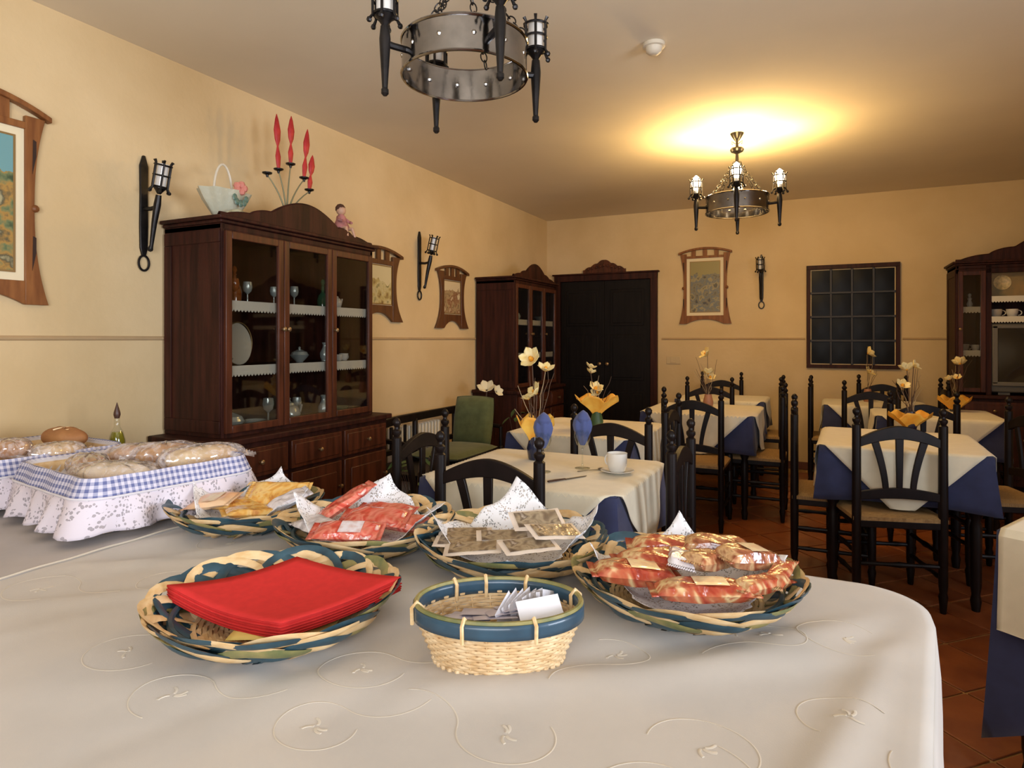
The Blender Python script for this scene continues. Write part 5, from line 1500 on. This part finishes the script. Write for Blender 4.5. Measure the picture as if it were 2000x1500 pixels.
# ------------------------------------------------------------------ packets
W_ORANGE = wrap_mat('orange_biscuit_wrapper', [(0.55, 0.22, 0.04), (0.76, 0.42, 0.09), (0.80, 0.55, 0.20), (0.60, 0.25, 0.06)], 16)
W_RED = wrap_mat('red_wrapper', [(0.42, 0.03, 0.02), (0.62, 0.07, 0.04), (0.72, 0.22, 0.15), (0.55, 0.05, 0.03), (0.80, 0.66, 0.58)], 9)
W_CLEAR = wrap_mat('clear_crinkled_wrapper', [(0.50, 0.46, 0.48), (0.72, 0.68, 0.70), (0.80, 0.76, 0.78)], 14)
W_BROWN = wrap_mat('brown_print_sachet', [(0.09, 0.06, 0.04), (0.22, 0.16, 0.10), (0.38, 0.30, 0.19), (0.13, 0.09, 0.06), (0.58, 0.50, 0.40)], 24, warp=0.6)
W_REDBR = wrap_mat('russet_pastry_wrapper', [(0.28, 0.028, 0.012), (0.42, 0.065, 0.03), (0.50, 0.15, 0.065), (0.74, 0.55, 0.28), (0.42, 0.06, 0.03)], 11)
W_DARK = wrap_mat('dark_brown_wrapper', [(0.16, 0.04, 0.02), (0.38, 0.12, 0.05), (0.70, 0.45, 0.22), (0.22, 0.06, 0.03)], 12)
W_WHITE = wrap_mat('white_paper_sachet', [(0.62, 0.60, 0.62), (0.74, 0.72, 0.74), (0.58, 0.58, 0.66)], 10, rough=0.6)
def packet(name, label, cat, loc, rot, sx, sy, h, m, fins=True, band=None, group=None):
    t = thing(name, label, cat, loc, 0, group)
    t.rotation_euler = rot
    def sh(sgn):
        def f(u, v):
            a, b = u * 2 - 1, v * 2 - 1
            e = (max(0, 1 - a ** 4) ** 0.6) * (max(0, 1 - b ** 6) ** 0.5)
            return (a * sx, b * sy * (1 + 0.03 * sin(a * 8)), h + sgn * h * e * (1 + 0.10 * sin(a * 7 + b * 5)))
        return f
    o = obj('wrapper', G().grid(sh(1), 14, 10).grid(lambda u, v: sh(-1)(1 - u, v), 14, 10), m, t)
    if fins:
        for s in (-1, 1):
            g = G().grid(lambda u, v: (s * (sx - 0.002 + 0.014 * u), (v - 0.5) * 2 * sy * (1 + 0.05 * u), h + 0.0015 * (1 if int(v * 24) % 2 else -1)), 1, 24)
            obj('crimped_end', g, m, t, solid=0.0006)
    if band:
        g = G().grid(lambda u, v: ((u - 0.5) * sx * 0.7 + sx * 0.15, (v - 0.5) * 1.4 * sy, h + h * 1.03 * (max(0, 1 - ((u - 0.5) * 0.7 + 0.15) ** 4) ** 0.6) * (max(0, 1 - ((v - 0.5) * 1.4) ** 6) ** 0.5) + 0.0012), 8, 8)
        obj('printed_label', g, band, t)
    return t
LABEL_C = mat('cream_printed_label', (0.78, 0.66, 0.40), 0.4, color2=(0.70, 0.46, 0.28), scale=60, coat=0.4)
LABEL_W = mat('white_printed_label', (0.76, 0.72, 0.76), 0.4, color2=(0.60, 0.40, 0.36), scale=50, coat=0.4)
def R3(x, y, z): return (rad(x), rad(y), rad(z))
tz = BZ + 0.034
for (lb, x, y, z, r, sx, sy, h, m, bd) in [
 ('orange biscuit packet leaning at the back of the left tray', 1.46, -5.58, 0.035, (34, 0, 22), .085, .050, .012, W_ORANGE, None),
 ('orange biscuit packet lying across the middle of the left tray', 1.38, -5.66, 0.014, (6, 4, 30), .085, .045, .012, W_ORANGE, None),
 ('peach packet with pale oval window at the left side of the left tray', 1.325, -5.70, 0.024, (10, -8, 20), .065, .045, .012, mat('peach_wrapper', (0.74, 0.40, 0.20), 0.3, color2=(0.82, 0.58, 0.36), scale=12, coat=0.5), LABEL_C),
 ('orange biscuit packet at the front right of the left tray', 1.49, -5.70, 0.012, (0, 5, 55), .075, .040, .012, W_ORANGE, None),
 ('silver crinkled packet at the right edge of the left tray', 1.545, -5.62, 0.034, (10, -20, 60), .055, .032, .012, W_CLEAR, None)]:
    packet('biscuit_packet', lb, 'packet', (x, y, tz + z), R3(*r), sx, sy, h, m, band=bd)
for (lb, x, y, z, r, sx, sy, h, m, bd) in [
 ('long red packet sticking up at the left of the second tray', 1.755, -5.62, 0.050, (0, -28, 60), .085, .030, .012, W_RED, None),
 ('clear and lilac packet at the front left of the second tray', 1.755, -5.735, 0.018, (8, 0, -20), .060, .040, .012, W_CLEAR, None),
 ('red packet with white label at the front of the second tray', 1.885, -5.765, 0.026, (18, 0, 24), .080, .034, .013, W_RED, LABEL_W),
 ('red packet in the middle of the second tray', 1.885, -5.655, 0.030, (14, 0, 20), .080, .045, .014, W_RED, None),
 ('red packet lying under the others at the right of the second tray', 1.960, -5.620, 0.018, (10, 8, 30), .070, .040, .013, W_RED, None),
 ('red-brown packet at the back of the second tray', 1.86, -5.575, 0.030, (12, 0, 10), .075, .032, .012, W_RED, None)]:
    packet('rusk_packet', lb, 'packet', (x, y, tz + z), R3(*r), sx, sy, h, m, band=bd)
for (lb, x, y, z, r) in [
 ('flat brown-print sachet leaning at the back right of the middle tray', 2.315, -5.575, 0.052, (24, 0, 42)),
 ('flat brown-print sachet on the right rim of the middle tray', 2.375, -5.610, 0.040, (14, 6, 50)),
 ('flat ochre-print sachet at the front right of the middle tray', 2.345, -5.690, 0.026, (10, 0, 46)),
 ('flat brown-print sachet in the centre of the middle tray', 2.265, -5.655, 0.026, (8, 0, 30)),
 ('flat brown-print sachet at the front left of the middle tray', 2.175, -5.700, 0.014, (4, 0, 22)),
 ('flat dark sachet at the left of the middle tray', 2.150, -5.640, 0.014, (4, 0, 28)),
 ('flat cream sachet lowest at the front of the middle tray', 2.225, -5.735, 0.016, (6, -4, 25))]:
    t = packet('flat_sachet', lb, 'sachet', (x, y, tz + z + 0.016), R3(*r), .066, .036, .0032, mat('sachet_border', (0.74, 0.64, 0.54), 0.4, coat=0.4), fins=False)
    obj('printed_picture', G().span(-0.054, 0.054, -0.026, 0.026, 0.0062, 0.0076), W_BROWN, t)
for (lb, x, y, z, r, sx, sy, h, m, bd) in [
 ('long russet wrapped pastry at the front left of the right tray', 2.610, -5.765, 0.030, (0, 6, 28), .082, .038, .019, W_REDBR, LABEL_C),
 ('russet wrapped pastry lying at the front of the right tray', 2.745, -5.790, 0.030, (0, 0, 24), .088, .032, .017, W_REDBR, LABEL_C),
 ('russet wrapped pastry in the middle left of the right tray', 2.640, -5.690, 0.042, (6, 0, 34), .085, .032, .017, W_REDBR, None),
 ('red wrapped pastry at the back left of the right tray', 2.635, -5.615, 0.046, (8, 0, 20), .070, .034, .017, W_REDBR, None),
 ('dark wrapped roll in the centre of the right tray', 2.735, -5.690, 0.052, (0, 10, 70), .065, .030, .018, W_DARK, None),
 ('golden brown wrapped roll at the back of the right tray', 2.740, -5.600, 0.052, (6, 0, 10), .068, .034, .020, W_DARK, None),
 ('golden wrapped roll on the right side of the right tray', 2.805, -5.640, 0.052, (4, 8, 50), .066, .034, .020, W_DARK, LABEL_C),
 ('russet wrapped stick on the right rim of the right tray', 2.840, -5.715, 0.034, (0, 6, 62), .075, .022, .014, W_REDBR, None),
 ('thin red wrapped stick at the far right of the right tray', 2.870, -5.650, 0.040, (0, -6, 80), .060, .020, .012, W_REDBR, None),
 ('clear crinkled wrapper in the middle of the right tray', 2.690, -5.715, 0.062, (10, 0, 100), .045, .026, .012, W_CLEAR, None)]:
    packet('wrapped_pastry', lb, 'pastry', (x, y, tz + z), R3(*r), sx, sy, h, m, band=bd)

# ------------------------------------------------------------------ red paper napkins
FL, LL, RR, BB = Vector((2.125, -6.215)), Vector((1.835, -6.215)), Vector((2.205, -5.985)), Vector((1.935, -5.985))
def nap_mesh(i):
    random.seed(i + 50)
    dx, dy = random.uniform(-0.002, 0.002), random.uniform(-0.002, 0.002)
    def f(u, v):
        p = FL * (1 - u) * (1 - v) + LL * u * (1 - v) + RR * (1 - u) * v + BB * u * v
        sagw = math.sin(pi * u) * 0.35 + 0.65
        z = 0.000 + 0.016 * u * (1 - v) + 0.014 * (1 - u) * v + 0.014 * u * v
        z -= 0.014 * math.sin(pi * u) * (1 - 0.5 * v) + 0.007 * math.sin(pi * v) * (1 - u) + 0.012 * math.sin(pi * v) * u
        return (p.x + dx - 2.02, p.y + dy + 6.11, z)
    return G().grid(f, 12, 12)
NN = 12
for i in range(NN):
    t = obj('paper_napkin', nap_mesh(i), REDN, solid=0.0020)
    t.location = (2.02, -6.11, BZ + 0.043 + i * 0.00225)
    if i == NN - 1: tag(t, 'red paper napkin on top of the stack', 'napkin', 'stack of red paper napkins')
    else: tag(t, 'red paper napkin in the stack under the top one', 'napkin', 'stack of red paper napkins')
yn = thing('yellow_napkin', 'yellow napkin corner peeking out under the red napkin stack', 'napkin', (2.075, -6.150, BZ + 0.026), rad(20))
obj('sheet', G().grid(lambda u, v: ((u - 0.5) * 0.16, (v - 0.5) * 0.14, 0.004 + 0.004 * sin(u * 4) + 0.004 * sin(v * 7)), 12, 12), mat('yellow_paper', (0.78, 0.60, 0.18), 0.8), yn, solid=0.001)

# ------------------------------------------------------------------ oval wicker basket with tea bags
wb = thing('oval_wicker_basket', 'small oval wicker basket with blue rim full of tea bags at the front centre', 'basket', (2.442, -6.030, BZ), rad(25.9))
A, B_, a_, b2_, HH = 0.142, 0.098, 0.108, 0.074, 0.088
g = G(); rows = 15
for k in range(rows):
    f_ = k / (rows - 1); ra = a_ + (A - a_) * f_ ** 0.85; rb = b2_ + (B_ - b2_) * f_ ** 0.85; z = 0.004 + (HH - 0.012) * f_
    pts = []
    for i in range(96):
        an = 2 * pi * i / 96
        w = 0.0022 * cos(24 * an + (pi if k % 2 else 0))
        pts.append(((ra + w) * cos(an), (rb + w) * sin(an), z))
    g.tube(pts, 0.0030, 5, closed=True)
obj('weave', g, WICKER, wb, kind='stuff')
for i in range(24):
    an = 2 * pi * (i + 0.5) / 24
    obj('stake', G().rod((a_ * cos(an), b2_ * sin(an), 0.0), ((A) * cos(an), (B_) * sin(an), HH - 0.006), 0.0019, n=5), NATURAL, wb)
g = G().lathe([(0.001, 0.004), (1.0, 0.004)], 40, sx=a_, sy=b2_, cap=False); 
g.lathe([(1.0, 0.0), (1.0, 0.006)], 40, sx=a_ * 1.0, sy=b2_ * 1.0, cap=False)
obj('woven_bottom', g, WICKER, wb)
g = G()
for k in range(40):
    an = 2 * pi * k / 40
    g.ball(((a_ + 0.003) * cos(an), (b2_ + 0.003) * sin(an), 0.003), 0.0055, 6)
obj('braided_foot', g, WICKER, wb)
def bandf(u, v):
    an = 2 * pi * u; o = 0.0045
    return ((A + o) * cos(an), (B_ + o) * sin(an), HH - 0.016 + 0.024 * v)
obj('blue_rim_band', G().grid(bandf, 72, 3, closeu=True), mat('blue_rim_strip', (0.030, 0.085, 0.135), 0.4, color2=(0.02, 0.05, 0.08), scale=14, coat=0.3), wb, solid=0.002)
obj('inner_rim_band', G().grid(lambda u, v: ((A - 0.004) * cos(2 * pi * u), (B_ - 0.004) * sin(2 * pi * u), HH - 0.016 + 0.024 * v), 72, 3, closeu=True), mat('blue_rim_strip', ()), wb, solid=0.002)
obj('rim_cord', G().tube([(A * cos(2 * pi * k / 72), B_ * sin(2 * pi * k / 72), HH + 0.009) for k in range(72)], 0.0045, 6, closed=True), OLIVE, wb)
for an in (-1.15, -1.95, 0.3, 1.2, 2.2, 3.4, 4.9 - pi * 1.0):
    c_, s_ = cos(an), sin(an)
    p = [((A + 0.008) * c_, (B_ + 0.008) * s_, HH - 0.022), ((A + 0.009) * c_, (B_ + 0.009) * s_, HH + 0.006), (A * c_, B_ * s_, HH + 0.015), ((A - 0.009) * c_, (B_ - 0.009) * s_, HH + 0.006), ((A - 0.008) * c_, (B_ - 0.008) * s_, HH - 0.022)]
    obj('tie', G().tube(p, 0.0035, 6), NATURAL, wb)
def bag(i, x, y, z, rx, ry, rz, m, label, group=None, w=0.058, h=0.052):
    t = thing('tea_bag', label, 'tea bag', (x, y, z), 0, group)
    t.rotation_euler = (rad(rx), rad(ry), rad(rz))
    t.rotation_mode = 'XYZ'
    obj('sachet', G().grid(lambda u, v: ((u - 0.5) * w, 0.0025 * sin(pi * u) * sin(pi * v), (v) * h), 6, 6).grid(lambda u, v: ((0.5 - u) * w, -0.0025 * sin(pi * u) * sin(pi * v), (v) * h), 6, 6), m, t)
ux, uy = cos(rad(25.9)), sin(rad(25.9))
def loc_b(lx, ly, z): return (2.442 + lx * ux - ly * uy, -6.030 + lx * uy + ly * ux, BZ + z)
random.seed(12)
for k in range(8):
    lx, ly = 0.026 + 0.0085 * k, 0.012 + 0.006 * (k % 2)
    p = loc_b(lx, ly, 0.040 - 0.0 * k)
    bag(k, *p, -8, -26 + 7 * k, 25.9 + 62, W_WHITE, 'upright white tea bag standing in the right half of the oval basket', 'upright tea bags', w=0.056, h=0.062)
for k in range(6):
    lx, ly = -0.058 + 0.016 * k, 0.018 + 0.012 * (k % 3)
    p = loc_b(lx, ly, 0.058 + 0.003 * k)
    bag(k, *p, 78, 0, 25.9 + (-20 + 9 * k), mat('lilac_grey_sachet', (0.46, 0.42, 0.50), 0.5, color2=(0.60, 0.56, 0.62), scale=20), 'lilac-grey tea bag lying flat in the left half of the oval basket', 'flat tea bags', w=0.075, h=0.055)
p = loc_b(0.078, -0.050, 0.070)
bag(99, *p, -52, -6, 25.9 + 12, mat('bright_white_sachet', (0.80, 0.80, 0.84), 0.6), 'bright white sachet leaning over the front right rim of the oval basket', w=0.075, h=0.055)
p = loc_b(-0.082, 0.008, 0.062)
bag(98, *p, 75, 0, 25.9 + 5, mat('blue_sachet', (0.10, 0.20, 0.36), 0.5), 'small blue sachet at the left inside the oval basket', w=0.045, h=0.020)
